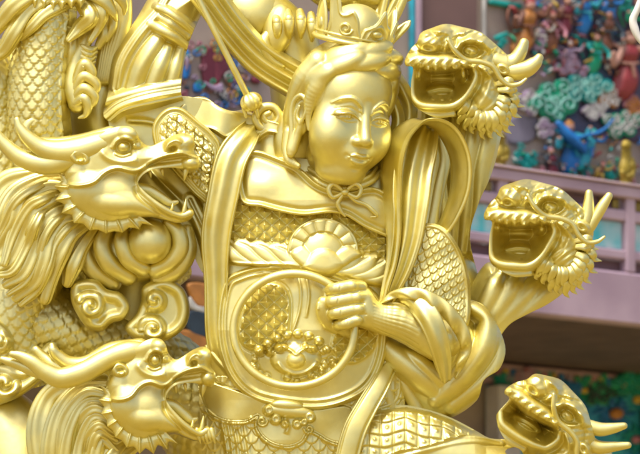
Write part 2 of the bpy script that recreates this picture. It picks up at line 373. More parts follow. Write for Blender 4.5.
# ------------------------------------------------------------------ temple front behind the statue, running away to the right
EX, EY = 0.804, 0.594; AX, AY = 252.0, 1200.0
def Q(s_, h, n):
    """along the front, height above eye level, out from the front -> metres"""
    s_, h, n = np.broadcast_arrays(np.asarray(s_, float), np.asarray(h, float), np.asarray(n, float))
    return np.stack([(AX+EX*s_+EY*n)*S, (AY+EY*s_-EX*n)*S, CAMH+h*S], -1)
def hit(x, y, n):
    dx = (x-320)/DC; a = AX+EY*n; b = AY-EX*n+DC        # X = a+EX s ; Y+DC = b+EY s ; X = dx*(Y+DC)
    s_ = (dx*b-a)/(EX-dx*EY); return s_, (HY-y)/DC*(b+EY*s_)
def onwall(n0, k=1.5):
    def f(v):
        v = np.asarray(v, float); s_, h = hit(v[..., 0], v[..., 1], n0); return Q(s_, h, n0+v[..., 2]*k)
    return f
def qbox(mb, s0, s1, h0, h1, n0, n1, bev=2.0):
    """bevelled beam in front coordinates"""
    b = min(bev, abs(s1-s0)/3, abs(h1-h0)/3, abs(n1-n0)/3); lo = np.array([s0, h0, n0]); hi = np.array([s1, h1, n1]); V = []; idx = {}
    for c in range(8):
        cr_ = [(c >> a) & 1 for a in range(3)]
        for a in range(3):
            p = np.where(cr_, hi, lo).astype(float)
            for o_ in range(3):
                if o_ != a: p[o_] += -b if cr_[o_] else b
            idx[(tuple(cr_), a)] = len(V); V.append(p)
    F = []; T = []
    for a in range(3):
        o1, o2 = [(1, 2), (0, 2), (0, 1)][a]
        for sgn in (0, 1):
            qd = []
            for u, v in ((0, 0), (1, 0), (1, 1), (0, 1)):
                c = [0, 0, 0]; c[a] = sgn; c[o1] = u; c[o2] = v; qd.append(idx[(tuple(c), a)])
            F.append(qd)
        for u in (0, 1):
            for v in (0, 1):
                c0 = [0, 0, 0]; c0[o1] = u; c0[o2] = v; c1 = list(c0); c1[a] = 1
                F.append([idx[(tuple(c0), o1)], idx[(tuple(c1), o1)], idx[(tuple(c1), o2)], idx[(tuple(c0), o2)]])
    for c in range(8):
        cc = tuple((c >> a) & 1 for a in range(3)); T.append([idx[(cc, 0)], idx[(cc, 1)], idx[(cc, 2)]])
    V = np.array(V); mb.add(Q(V[:, 0], V[:, 1], V[:, 2]), quad=F, tri=T); return mb
PINK = mat('pink_paint', (0.48, 0.35, 0.41), 0.65, nscale=5.5, col2=(0.36, 0.25, 0.31), bump=0.5, bscale=24)
TAN = mat('old_plaster', (0.40, 0.32, 0.25), 0.8, nscale=4, col2=(0.27, 0.21, 0.19), bump=.4, bscale=20)
def colm(name, c, r=0.5): return mat(name, c, r, noise=0.45, nscale=14, bump=.5, bscale=50)
TEAL = colm('teal_glaze', (0.0, 0.36, 0.32)); GREEN = colm('green_glaze', (0.0, 0.36, 0.18)); BLUE = colm('blue_glaze', (0.01, 0.20, 0.58)); CYAN = colm('cyan_glaze', (0.03, 0.42, 0.55))
RED = colm('red_glaze', (0.34, 0.04, 0.04)); MINT = colm('mint_glaze', (0.35, 0.72, 0.62)); ORANGE = colm('orange_glaze', (0.55, 0.22, 0.04)); BROWN = colm('brown_glaze', (0.22, 0.08, 0.04)); SKIN = colm('skin_glaze', (0.55, 0.28, 0.2))
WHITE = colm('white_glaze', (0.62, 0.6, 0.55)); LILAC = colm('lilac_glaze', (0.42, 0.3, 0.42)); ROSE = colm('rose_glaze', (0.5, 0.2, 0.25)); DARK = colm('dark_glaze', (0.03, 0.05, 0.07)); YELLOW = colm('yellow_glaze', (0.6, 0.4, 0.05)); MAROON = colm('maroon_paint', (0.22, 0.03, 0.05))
NM, NL = -200.0, -480.0
def build_temple():
    t = thing('temple_wall', 'tan temple wall behind the statue, carrying the coloured figures and the pink balcony', 'wall', (420, 1367, -1500))
    mb = MB(); qbox(mb, -1500, 1500, 640, 1700, NM-60, NM); mb.build('upper_wall', TAN, t, smooth=False)
    mb = MB(); qbox(mb, -1500, 1500, -640, 585, NL-60, NL); mb.build('lower_wall', TAN, t, smooth=False)
    s1, _ = hit(482, 30, NM); s0, _ = hit(410, 30, NM); s2, _ = hit(449, 30, NM)
    mb = MB(); qbox(mb, s1-3, s1+3, 652, 1690, NM+.5, NM+8); mb.build('frame', WHITE, t, smooth=False)
    mb = MB(); qbox(mb, s0-4, s0+3, 652, 1690, NM+.5, NM+10); mb.build('frame', CYAN, t, smooth=False)
    mb = MB(); qbox(mb, s0+8, s1-12, 652, 1690, NM+.5, NM+5); mb.build('wall_panel', mat('brown_panel', (0.20, 0.115, 0.10), .7, noise=.3, nscale=3), t, smooth=False)
    mb = MB(); qbox(mb, s0+3.5, s0+14, 652, 1690, NM+5.5, NM+12); mb.build('frame', PINK, t, smooth=False)
    sA, hA = hit(560, 180, NM); mb = MB(); s3, _ = hit(555, 60, NM)
    mb = MB(); qbox(mb, s3, 1400, 900, 1690, NM+.5, NM+4); mb.build('wall_panel', mat('dark_panel', (0.10, 0.06, 0.09), .7, noise=.6, nscale=5, col2=(0.03, .06, .12)), t, smooth=False)
    # lower painted border
    sa, ha = hit(484, 356, NL); sb, hb = hit(618, 372, NL); mb = MB(); qbox(mb, sa-400, 1400, 552, 584, NL+.5, NL+8); mb.build('border', mat('border_base', (.52, .34, .40), .6, noise=.3), t, smooth=False)
    pal = [BLUE, YELLOW, ROSE, TEAL, ORANGE, LILAC]; parts = [MB() for _ in pal]
    for k in range(60):
        u = sa-360+k*17; qbox(parts[(k*5) % 6], u, u+11, 561, 576, NL+8.5, NL+12)
    for m_, c in zip(parts, pal): m_.build('border_tile', c, t, smooth=False)
    mb = MB(); qbox(mb, sa+2, sb+140, 60, 548, NL+.5, NL+4); mb.build('wall_panel', mat('deep_green_panel', (.05, .50, .48), .6, noise=.6, nscale=6, col2=(.02, .26, .55)), t, smooth=False)
    sc0, _ = hit(483, 400, NL); sc1, _ = hit(506, 400, NL); mb = MB(); qbox(mb, sc0, sc1, -640, 545, NL+5, NL+40); mb.build('column', mat('grey_marble', (.66, .64, .70), .4, noise=.3, nscale=6), t, smooth=False)
    mb = MB(); s5, _ = hit(640, 400, NL); qbox(mb, s5-6, s5+30, -640, 540, NL+5, NL+30); mb.build('column', DARK, t, smooth=False)
    # areas seen through the gaps on the left
    W_ = onwall(NM)
    for pts, m_, z in (([(201, 53), (212, 50), (213, 84), (202, 82)], mat('dark_maroon', (.13, .015, .03), .6), 2), ([(212, 50), (218, 44), (225, 62), (228, 70), (222, 76), (214, 84)], MAROON, 2), ([(184, 52), (189, 55), (188, 76), (182, 78)], BLUE, 2), ([(183, 58), (187, 62), (184, 72)], LILAC, 4),
                       ([(193, 84), (199, 84), (200, 92), (193, 92)], BLUE, 2), ([(202, 82), (212, 86), (220, 84), (220, 93), (208, 90)], LILAC, 3), ([(183, 88), (188, 86), (187, 92)], DARK, 2), ([(250, 78), (257, 77), (258, 84), (251, 83)], MAROON, 3)):
        R = Relief(min(p[0] for p in pts)-2, min(p[1] for p in pts)-2, max(p[0] for p in pts)+2, max(p[1] for p in pts)+2, .7, z); sd = R.poly(pts, 4); R.H += R.inflate(sd, 1.5, 2)
        R.mesh(sd, back=3, mb=MB(W_)).build('painted_relief', m_, t)
def build_balcony():
    t = thing('balcony', 'pink painted balcony with slotted railing and cyan panels, right of the statue', 'balcony', (600, 250, -1250))
    hh = lambda y: hit(620, y, 0)[1]
    A, B = -1500, 1500
    for n_, (y0, y1, n0, n1) in {'handrail': (186, 197.5, -16, 6), 'rail': (209.5, 220.5, -12, 0), 'lower_rail': (249.5, 259, -12, 0)}.items():
        mb = MB(); qbox(mb, A, B, hh(y1), hh(y0), n0, n1); mb.build('rail', PINK, t, smooth=False)
    mb = MB(); qbox(mb, A, B, hh(187.5)+2.5, hh(183.5), -20, 10); mb.build('rail', mat('pink_edge', (.55, .40, .45), .5, noise=.15), t, smooth=False)
    mb = MB(); qbox(mb, A, B, 583, hh(272), -24, 4, 3); mb.build('fascia', PINK, t, smooth=False)
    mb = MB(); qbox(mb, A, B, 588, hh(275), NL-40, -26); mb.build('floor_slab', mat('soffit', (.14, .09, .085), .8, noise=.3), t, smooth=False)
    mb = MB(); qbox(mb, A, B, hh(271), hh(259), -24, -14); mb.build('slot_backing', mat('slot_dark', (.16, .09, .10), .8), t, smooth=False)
    posts = []
    s1, _ = hit(630.5, 200, 0); s0, _ = hit(503, 180, 0); d = s1-s0
    for k in range(-7, 6):
        s_ = s1+k*d; w_ = 9; mb = MB(); qbox(mb, s_-w_, s_+w_, hh(272)+.6, hh(187), -14, 2.5); mb.build('post', PINK, t, smooth=False)
        for a, b in ((s_+w_+1, s_+d-w_-1),):
            mb = MB(); qbox(mb, a, b, hh(249.5)+1, hh(220.5)-1, -11, -7); mb.build('panel', mat('painted_panel', (.05, .46, .5), .5, nscale=9, col2=(.55, .6, .62), bump=.2), t, smooth=False)
            m2 = MB(); e_ = (b-a)/2
            qbox(m2, a+e_-5, a+e_+5, hh(272)+.6, hh(259)-.4, -13, -1); m2.build('post', PINK, t, smooth=False)
            # small gilt fretwork in the top slots
            g = MB(onwall(-8, 1))
            hA, hB = hh(209.5), hh(197.5)
            for q in range(9):
                sx = a+(q+.5)*(b-a)/9; m3 = MB(); 
                if q in (0, 1, 7, 8): qbox(m3, sx-6, sx+6, hA+1.5, hB-1.5, -10, -5, 1.5); m3.build('gilt_fret', mat('old_gilt', (.42, .30, .05), .5, .4, noise=.5, nscale=20), t, smooth=False)
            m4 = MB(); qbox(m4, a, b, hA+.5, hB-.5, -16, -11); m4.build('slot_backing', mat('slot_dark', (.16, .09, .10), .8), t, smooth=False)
def build_finials():
    for (x, y0, y1, lab) in ((499.5, 132, 168, 'small gilt guardian finial on the balcony rail, half behind the upper dragon\'s neck'), (625.5, 141, 187, 'small gilt guardian finial on the balcony rail near the right edge')):
        mb = MB(onwall(-8, 1.4)); H = y1-y0; random.seed(int(x))
        tube(mb, [(x, y1, 0, 5.5), (x, y1-4, 0, 5.5), (x, y1-6, 0, 4.4), (x-.5, y1-.4*H, 0, 5.8), (x+.5, y1-.62*H, 0, 4.6), (x, y1-.8*H, 1, 4.2), (x-.5, y0+3, 1, 3.8)], seg=14, groove=5, gd=.08)
        ball(mb, (x-.5, y0+5, 2), (4.6, 5, 4.6)); ball(mb, (x+4.5, y1-.45*H, 3), (3.2, 5, 3)); ball(mb, (x-4.5, y1-.3*H, 3), (3, 4, 3)); ball(mb, (x+2, y1-.22*H, 5), (4, 3, 2.4))
        tube(mb, [(x+5, y1-.6*H, 2, 2), (x+6.5, y1-.4*H, 3, 2.4), (x+2, y1-.15*H, 4, 2)], seg=8)
        mb.build('finial', mat('gilt_figure', (.42, .30, .03), .5, .3, noise=.5, nscale=25, bump=.8, bscale=60), None, label=lab, cat='finial', group='gilt finials on the balcony rail')
def relief_figure(x, y, h, lean, robe, trim, head, label, arm=1, wall=NM, skin=None):
    """small glazed figure, feet at (x,y), h tall"""
    t = thing('figurine', label, 'figurine', None, group='glazed figures on the temple wall'); s_, hh_ = hit(x, y, wall); t.location = Q(s_, hh_, wall).tolist()
    F = lambda: MB(onwall(wall, 1.5)); r = h*.16; tx = lambda f: x+lean*f*h
    mb = F(); tube(mb, [(tx(0)-r*.3, y, 5, r*1.15), (tx(.2), y-.2*h, 6, r*1.25), (tx(.45), y-.45*h, 7, r*.85), (tx(.62), y-.62*h, 8, r*1.05), (tx(.74), y-.74*h, 8, r*.8), (tx(.8), y-.8*h, 8, r*.4)], seg=20, groove=6, gd=.1, flat=.75); mb.build('robe', robe, t)
    mb = F(); ball(mb, (tx(.89), y-.88*h, 10), (r*.56, r*.66, r*.56)); mb.build('head', skin or SKIN, t)
    mb = F(); ball(mb, (tx(.93), y-.95*h, 9), (r*.62, r*.5, r*.6)); ball(mb, (tx(.97), y-1.01*h, 9), (r*.3, r*.35, r*.3)); mb.build('hat', head, t)
    for sg in (-1, 1):
        mb = F(); ex = tx(.7)+sg*r*1.9; ey = y-(.55+.12*sg*arm)*h
        tube(mb, [(tx(.72)+sg*r*.7, y-.72*h, 9, r*.38), (ex, ey, 12, r*.36), (ex+sg*arm*r*.3, ey-(.16*arm)*h, 15, r*.3)], seg=10); mb.build('sleeve', trim, t)
        mb = F(); ball(mb, (ex+sg*arm*r*.3, ey-(.19*arm)*h, 16), r*.25); mb.build('hand', skin or SKIN, t)
    mb = F(); tube(mb, [(tx(.45)-r*.9, y-.47*h, 11, r*.16), (tx(.45), y-.44*h, 14, r*.18), (tx(.45)+r*.9, y-.47*h, 11, r*.16)], seg=8); tube(mb, [(tx(.45), y-.44*h, 14, r*.2), (tx(.3)+r*.3, y-.22*h, 14, r*.16)], seg=8)
    tube(mb, [(tx(.7)-r*.8, y-.7*h, 9, r*.14), (tx(.8)-r*2.2, y-.85*h, 6, r*.2), (tx(.8)-r*2.6, y-.6*h, 6, r*.16), (tx(.8)-r*1.8, y-.3*h, 5, r*.1)], seg=8); mb.build('sash', trim, t)
def relief_cloud(cx, cy, rx, ry, m_, edge, n, seed, label, wall=NM):
    random.seed(seed); t = thing('relief_cloud', label, 'relief cloud', None, group='glazed clouds on the temple wall'); s_, hh_ = hit(cx, cy, wall); t.location = Q(s_, hh_, wall).tolist(); mb = MB(onwall(wall, 1.5)); e_ = MB(onwall(wall, 1.5))
    for k in range(n):
        a = k*2.4+seed; q = math.sqrt((k+.5)/n); x, y = cx+rx*q*math.cos(a)*.85, cy+ry*q*math.sin(a)*.85; r = random.uniform(.26, .4)*min(rx, ry)*1.25
        ball(mb, (x, y, 6+q), (r*1.25, r*1.1, r*.35), n=8)
        sp = [(px_, py_, 6.4+q+r*.32, .9) for px_, py_ in spiral_pts(x, y, r*.95, 1.2, 1 if k % 2 else -1, random.uniform(0, 6))]; tube(e_, sp, seg=6, n=2)
    mb.build('cloud_body', m_, t); e_.build('cloud_outline', edge, t)
def build_mural():
    fig = relief_figure
    fig(519, 50, 48, .12, ORANGE, BROWN, RED, 'glazed figure in an orange-brown robe leaning right, near the teal bar of the wall', 1)
    fig(536, 50, 26, 0, LILAC, WHITE, DARK, 'small glazed figure in a lilac robe, right of the orange-robed one', 1)
    fig(548, 48, 34, -.05, BROWN, ROSE, RED, 'glazed figure in a brown robe with rose sleeves', -1)
    fig(560, 34, 34, .05, MAROON, BROWN, ORANGE, 'glazed figure in a maroon robe with an orange hat, top of the wall', 1)
    fig(566, 70, 26, -.08, LILAC, LILAC, WHITE, 'pale lilac glazed figure seated on the rose cloud', 1)
    fig(590, 70, 34, .02, GREEN, TEAL, BROWN, 'glazed figure in a bright green robe beside the rose cloud', -1)
    fig(581, 30, 34, -.05, BLUE, CYAN, BROWN, 'glazed figure in a blue robe at the top of the wall', 1)
    fig(601, 52, 40, .05, BROWN, DARK, BLUE, 'glazed figure in a dark brown robe under the eave, left of the woman in red', -1)
    fig(622, 92, 58, .04, RED, SKIN, BROWN, 'large glazed woman in a red-brown dress with bare arms, right side of the wall', 1)
    fig(604, 26, 30, 0, DARK, BLUE, BLUE, 'dark glazed figure with blue sleeves at the top of the wall', 1)
    fig(634, 40, 40, -.05, DARK, GREEN, BROWN, 'dark green glazed figure at the top right edge', 1)
    fig(568, 168, 44, -.12, BLUE, CYAN, ORANGE, 'glazed warrior in blue armour leaping left, above the balcony rail', 1)
    fig(578, 166, 34, .3, CYAN, BLUE, TEAL, 'glazed warrior in cyan armour leaning right, above the balcony rail', 1)
    fig(550, 178, 28, -.2, MAROON, DARK, ROSE, 'glazed figure in a maroon coat crouching at the rail', -1)
    fig(564, 184, 20, .3, BROWN, TEAL, YELLOW, 'small brown glazed figure low at the rail', 1)
    fig(590, 186, 22, .35, BROWN, YELLOW, RED, 'small glazed rider with yellow sleeves low at the rail', 1)
    cl = relief_cloud
    cl(548, 101, 24, 19, GREEN, MINT, 9, 1, 'green glazed cloud beside the upper dragon\'s horns')
    cl(583, 88, 23, 15, TEAL, MINT, 9, 2, 'teal-blue glazed cloud in the middle of the wall')
    cl(569, 70, 20, 8, ROSE, LILAC, 9, 3, 'rose glazed cloud under the seated figure')
    cl(523, 104, 11, 13, LILAC, WHITE, 7, 4, 'lilac glazed cloud beside the upper dragon\'s cheek')
    cl(542, 130, 11, 9, WHITE, LILAC, 6, 5, 'white glazed cloud left of the blue warrior')
    cl(522, 161, 14, 9, TEAL, TEAL, 8, 6, 'plain teal glazed cloud near the left finial')
    cl(618, 124, 20, 13, GREEN, WHITE, 12, 7, 'green glazed cloud with white outlines below the woman in red')
    cl(606, 99, 14, 10, ORANGE, WHITE, 9, 8, 'orange and white flame cloud left of the woman in red')
    cl(630, 108, 12, 10, ROSE, ORANGE, 8, 9, 'rose flame cloud at the right edge')
    cl(608, 172, 20, 8, GREEN, TEAL, 10, 10, 'low green glazed cloud along the balcony rail')
    cl(497, 40, 7, 9, TEAL, TEAL, 5, 11, 'small teal glazed cloud beside the wall frame')
    cl(534, 176, 10, 7, BROWN, ROSE, 7, 12, 'brown glazed rock at the left end of the rail')
    cl(590, 112, 14, 8, LILAC, WHITE, 12, 13, 'pale lilac strip of cloud under the flames')
    random.seed(42); pal = [('teal', TEAL), ('red', RED), ('orange', ORANGE), ('white', WHITE), ('blue', BLUE), ('yellow', YELLOW), ('lilac', LILAC), ('green', GREEN), ('dark', DARK), ('brown', BROWN), ('rose', ROSE)]
    for nm, m_ in pal:
        mb = MB(onwall(NM, 1.5))
        for k in range(7):      # finer ornament in the bay left of the warrior's head
            x = random.uniform(180, 262); y = random.uniform(44, 112); tube(mb, [(px_, py_, 3, .9) for px_, py_ in spiral_pts(x, y, random.uniform(3, 6), 1.1, 1, random.uniform(0, 6))], seg=6, n=2)
        for k in range(20):
            x = random.uniform(505, 645); y = random.uniform(-4, 76) if k % 3 else random.uniform(140, 186)
            if nm in ('white', 'lilac', 'teal') and k % 2: tube(mb, [(px_, py_, random.uniform(6, 9), .8) for px_, py_ in spiral_pts(x, y, random.uniform(2.5, 5), 1.2, 1, random.uniform(0, 6))], seg=6, n=2)
            else:
                a_ = random.uniform(0, 3.1); l_ = random.uniform(2, 6); w_ = random.uniform(.8, 2.0)
                tube(mb, [(x-l_*math.cos(a_), y-l_*math.sin(a_), 5, w_*.4), (x, y+random.uniform(-2, 2), 9, w_), (x+l_*math.cos(a_), y+l_*math.sin(a_), 6, w_*.5)], seg=8, n=4)
        mb.build(nm+'_glaze_sprigs', m_, None, label='scattered small %s glazed sprigs and curls filling the gaps between the wall figures' % nm, cat='relief sprigs', kind='stuff')
    mb = MB(onwall(NM)); tube(mb, [(489, 3, 3, 3), (503, 5, 3, 3.2), (517, 7, 3, 3)], seg=10); mb.build('relief_bar', TEAL, None, label='teal glazed bar at the top of the wall beside the pale frame', cat='ornament')
    mb = MB(onwall(NM, 1.5)); R = Relief(505, 116, 540, 145, .8, 1); sd = R.poly([(508, 119), (534, 117), (537, 130), (530, 142), (508, 143)]); R.H += R.inflate(sd, 2, 3); R.mesh(sd, back=3, mb=mb).build('relief_block', mat('grey_lilac', (.25, .22, .27), .7, noise=.3), None, label='grey-lilac block on the wall right of the upper dragon\'s chin', cat='ornament')
    mb = MB(onwall(NM, 1.5))
    tube(mb, [(565, 141, 16, 1.6), (590, 134, 17, 1.8), (602, 122, 17, 1.2)], seg=8); tube(mb, [(548, 126, 16, 3), (556, 138, 18, 5), (566, 148, 18, 4), (574, 155, 17, 2)], seg=12); mb.build('relief_banner', BLUE, None, label='blue glazed banner crossing behind the leaping warrior', cat='ornament')
    # lower panel: leaves and flowers
    Wl = onwall(NL, 1.5)
    def spray(cx, cy, r, n, m_, ce, lab, seed):
        t = thing('relief_flower', lab, 'relief flower', None, group='glazed flowers on the lower panel'); s_, hh_ = hit(cx, cy, NL); t.location = Q(s_, hh_, NL).tolist(); mb = MB(Wl); random.seed(seed)
        for k in range(n):
            a = 6.283*k/n+random.uniform(-.15, .15); q = r*random.uniform(.8, 1.15); tube(mb, [(cx+.2*q*math.cos(a), cy+.2*q*math.sin(a), 4, 1.5), (cx+.6*q*math.cos(a+.15), cy+.6*q*math.sin(a+.15), 6, 2.3), (cx+q*math.cos(a), cy+q*math.sin(a), 4, .5)], seg=8, flat=.5)
        mb.build('petals', m_, t); m2 = MB(Wl); ball(m2, (cx, cy, 7), (r*.3, r*.26, r*.25)); m2.build('flower_centre', ce, t)
    spray(560, 388, 11, 9, CYAN, ROSE, 'cyan glazed flower under the border beside the rose blossom', 7); spray(634, 400, 18, 12, CYAN, YELLOW, 'cyan glazed flower at the right edge of the lower panel', 8); spray(612, 414, 22, 14, BLUE, ORANGE, 'spiky blue glazed flower with an orange centre', 1); spray(580, 391, 12, 9, GREEN, YELLOW, 'green glazed flower with a yellow centre under the border', 2)
    spray(632, 440, 16, 11, TEAL, ROSE, 'teal glazed flower at the lower right edge', 3); spray(545, 378, 9, 8, TEAL, GREEN, 'small teal glazed flower beside the rose blossom', 4); spray(575, 408, 12, 9, BLUE, YELLOW, 'blue glazed flower with a yellow centre behind the lower dragon', 5)
    cl(522, 381, 22, 11, ROSE, LILAC, 12, 21, 'rose glazed blossom cluster under the painted border', NL); cl(549, 392, 12, 10, ROSE, ROSE, 7, 22, 'rose glazed blossom above the lower dragon\'s snout', NL)
    cl(499, 382, 9, 11, GREEN, TEAL, 7, 23, 'green glazed leaf cluster beside the grey column', NL); cl(563, 398, 14, 16, BLUE, BLUE, 9, 24, 'blue glazed water patch on the lower panel', NL); cl(501, 404, 8, 16, BLUE, CYAN, 7, 25, 'blue glazed streak beside the grey column', NL)
    cl(592, 381, 28, 6, MINT, GREEN, 12, 26, 'long teal glazed leaf band under the border', NL); cl(596, 395, 18, 10, GREEN, DARK, 10, 27, 'dark green glazed foliage above the blue flower', NL); cl(625, 385, 18, 14, GREEN, TEAL, 10, 28, 'green glazed foliage at the right edge', NL)
    cl(495, 440, 13, 5, TEAL, CYAN, 7, 29, 'teal glazed leaves at the foot of the grey column', NL)
    # things in the gap beside the sash
    Wg = onwall(NM)
    for pts, m_, nm, lab in (([(186, 284), (206, 286), (208, 306), (198, 308), (190, 300)], ORANGE, 'painted_fascia', 'orange and red painted strip seen between the cloud scroll and the sash'), ([(188, 297), (196, 306), (208, 304), (208, 314), (198, 313), (188, 308)], WHITE, 'painted_scallop', 'white scalloped strip seen between the cloud scroll and the sash'),
                         ([(186, 312), (208, 315), (208, 336), (188, 334)], DARK, 'recess_shade_patch', 'dark patch coloured as the shade of a recess, seen between the cloud scroll and the sash'), ([(160, 336), (184, 330), (206, 340), (200, 352), (160, 356)], ORANGE, 'painted_tile', 'orange painted tiles just above the lower dragon\'s brow')):  # the dark patch is a thin sheet whose colour stands for recess shade
        R = Relief(min(p[0] for p in pts)-2, min(p[1] for p in pts)-2, max(p[0] for p in pts)+2, max(p[1] for p in pts)+2, .7, 3); sd = R.poly(pts, 4); R.H += R.inflate(sd, 1.5, 2)
        R.mesh(sd, back=4, mb=MB(onwall(6.0))).build(nm, m_, None, label=lab, cat='painted trim')
    mb = MB(); tube(mb, [(644, -6, 20, 4), (637, 10, 22, 3.4), (633, 20, 22, 4.0), (635, 30, 22, 4.2), (640, 40, 22, 3), (650, 50, 20, 3)], seg=14); mb.build('hanging_tassel', mat('white_silk', (.72, .7, .62), .5), None, label='white curved ornament cut by the upper right edge', cat='ornament')
W = {}
def warrior():
    if 'root' not in W:
        W['root'] = thing('warrior_statue', 'gold painted statue of a round-faced armoured warrior clutching a hoop', 'statue', (320, 700, 0))
    return W['root']
HEAD = place((356.5, 116.5, 62), (4, 30, 9))
def build_head():
    f = Field((-72, -80, -92), (60, 118, 46), 0.85)
    f.ell((0, -12, -30), (42, 56, 48)); f.ell((0, -26, -9), (37, 31, 27), 8)
    for s in (-1, 1):
        f.ell((s*21, 18, -5), (23, 27, 21), 10); f.ell((s*22, 25, 4), (15, 15, 12), 8)
    f.ell((0, 28, -11), (38, 36, 31), 8); f.ell((0, 54, 3), (15, 11, 12), 9); f.ell((0, 60, -12), (25, 11, 22), 9)
    f.chain([(0, 44, -38, 24), (8, 58, -48, 24), (18, 72, -62, 24)], 6, n=1)
    for s in (-1, 1): f.ell((s*18, 1, 26), (14, 8, 8.0), 7, op='sub')
    f.ell((0, -8, 24), (5, 10, 5), 6, op='sub')
    f.ell((0, 37, 12), (17, 12, 12), 8)
    # nose
    f.chain([(0, -12, 14, 4.8), (0, 2, 19, 5.2), (0, 12, 22.5, 5.8), (0, 20.5, 26.8, 6.6)], 5)
    for s in (-1, 1): f.ell((s*7.0, 23, 20), (4.8, 4.3, 6.5), 3.4)
    for s in (-1, 1): f.ell((s*4.4, 28, 27.5), (2.3, 2.0, 3), 0.8, op='sub'); f.chain([(s*14.5, 19, 25, 0.8), (s*17.5, 28, 21.5, 0.8)], 2.5, n=1, op='sub')
    # brows: thin raised arcs
    for s in (-1, 1):
        f.chain(f.on([(s*5.5, -6, 1.0, .2), (s*9, -13, 1.6, .8), (s*17, -18.5, 1.8, 1.0), (s*26, -16.5, 1.4, 0.8), (s*33, -10, .7, 0.2)]), 1.6)
        f.chain(f.on([(s*9, -9.5, 1.2, .9), (s*18, -14, 1.6, 1.0), (s*29, -9, 1.2, .9)]), 2.5, op='sub')
    up = lambda L: f.on([(q[0], q[1]-3.4)+tuple(q[2:]) for q in L])
    # long half-closed eyes
    for s in (-1, 1):
        z = f.surf(s*18, -1); f.ell((s*18.5, -1.2, z-3.2), (13.5, 6.0, 6.6), 1.5)
        f.chain(up([(s*5.5, 5.6, .7, .3), (s*10, 2.4, 1.2, 0.6), (s*17.5, -0.2, 1.6, 0.8), (s*26, 1.2, 1.3, 0.6), (s*33.5, 4.2, 0.6, 0.2)]), 0.8)
        f.chain(up([(s*8, 6.6, .5, .1), (s*14, 8.2, .7, .2), (s*21, 8.2, .8, .2), (s*30, 5.4, .5, .1)]), 0.9)
        f.chain(up([(s*7.5, 5.4, .8, .2), (s*12, 3.9, 1.5, .3), (s*18, 3.3, 1.9, .3), (s*25, 3.8, 1.5, .3), (s*31, 4.9, .7, .2)]), 0.5, op='sub')
        z = f.surf(s*18, 0.4); f.ell((s*18, 0.4, z-.2), (3.0, 2.2, 1.6), 0.3); f.ell((s*18, 0.5, z+1.4), (1.2, 1.1, 1.2), 0.3, op='sub')
        f.chain(up([(s*7, -1.5, .6, .3), (s*17.5, -5.4, .8, .3), (s*30, -2, .6, .3)]), 1.2, op='sub')
    # mouth
    f.chain([(0, 29, 25, 1.5), (0, 33, 25.5, 1.7)], 2, n=1, op='sub')
    f.chain(up([(-12, 43, .9, 0), (-6, 40, 1.8, 0.4), (0, 40.9, 2.0, 0.7), (6, 40, 1.8, 0.4), (12, 43, .9, 0)]), 1.0)
    f.chain(up([(-8.5, 46, 1.2, 0), (-4, 47.2, 2.4, .1), (0, 47.4, 2.6, .1), (4, 47.2, 2.4, .1), (8.5, 46, 1.2, 0)]), 1.0)
    f.chain(up([(-13.5, 41.8, .9, 0.2), (-5, 43.6, .8, 0.7), (0, 44.2, .8, 0.7), (5, 43.6, .8, 0.7), (13.5, 41.8, .9, 0.2)]), 0.7, op='sub')
    for s in (-1, 1): f.ell((s*15, 39.6, f.surf(s*15, 39.6)+1.5), (1.8, 2.8, 2.3), 1.8, op='sub')
    f.ell((0, 52, f.surf(0, 52)+2.6), (9, 2.4, 3.4), 2.5, op='sub')
    # urna
    W['head'] = f.mesh(xf=HEAD).build('head', GOLD, warrior())
    for s in (-1, 1):
        e = Field((-16, -24, -14), (14, 48, 16), 0.6)
        e.ell((0, 0, -3), (10.5, 21, 6), 2, rot=(0, 0, -8)); e.ell((2, -3, 5), (6, 12.5, 6.5), 1.5, op='sub')
        e.chain([(5, 6, 3, 2), (8, -6, 4, 2.4), (5, -16, 4, 2.7), (-2, -19, 4, 2.7), (-8, -12, 3, 2.8), (-9, 0, 2, 2.8), (-6, 14, 1, 3), (-4, 24, 0, 4), (-3, 34, 0, 5), (-2, 40, 0, 4.5)], 1.2)
        e.chain([(3, 8, 2, 2.4), (-2, 2, 2, 1.8), (-1, -8, 3, 1.6)], 1.0); e.chain([(4, 6, 1, 3), (1, 20, -1, 4.5), (-1, 36, -1, 5.2)], 1.5, n=1)
        X = place((s*47, 9, -30), (0, s*56, 0))
        e.mesh(xf=lambda v, X=X, s=s: HEAD(X(v*np.array([-s*-1.0, 1, 1])) if s > 0 else X(v))).build('ear', GOLD, warrior())
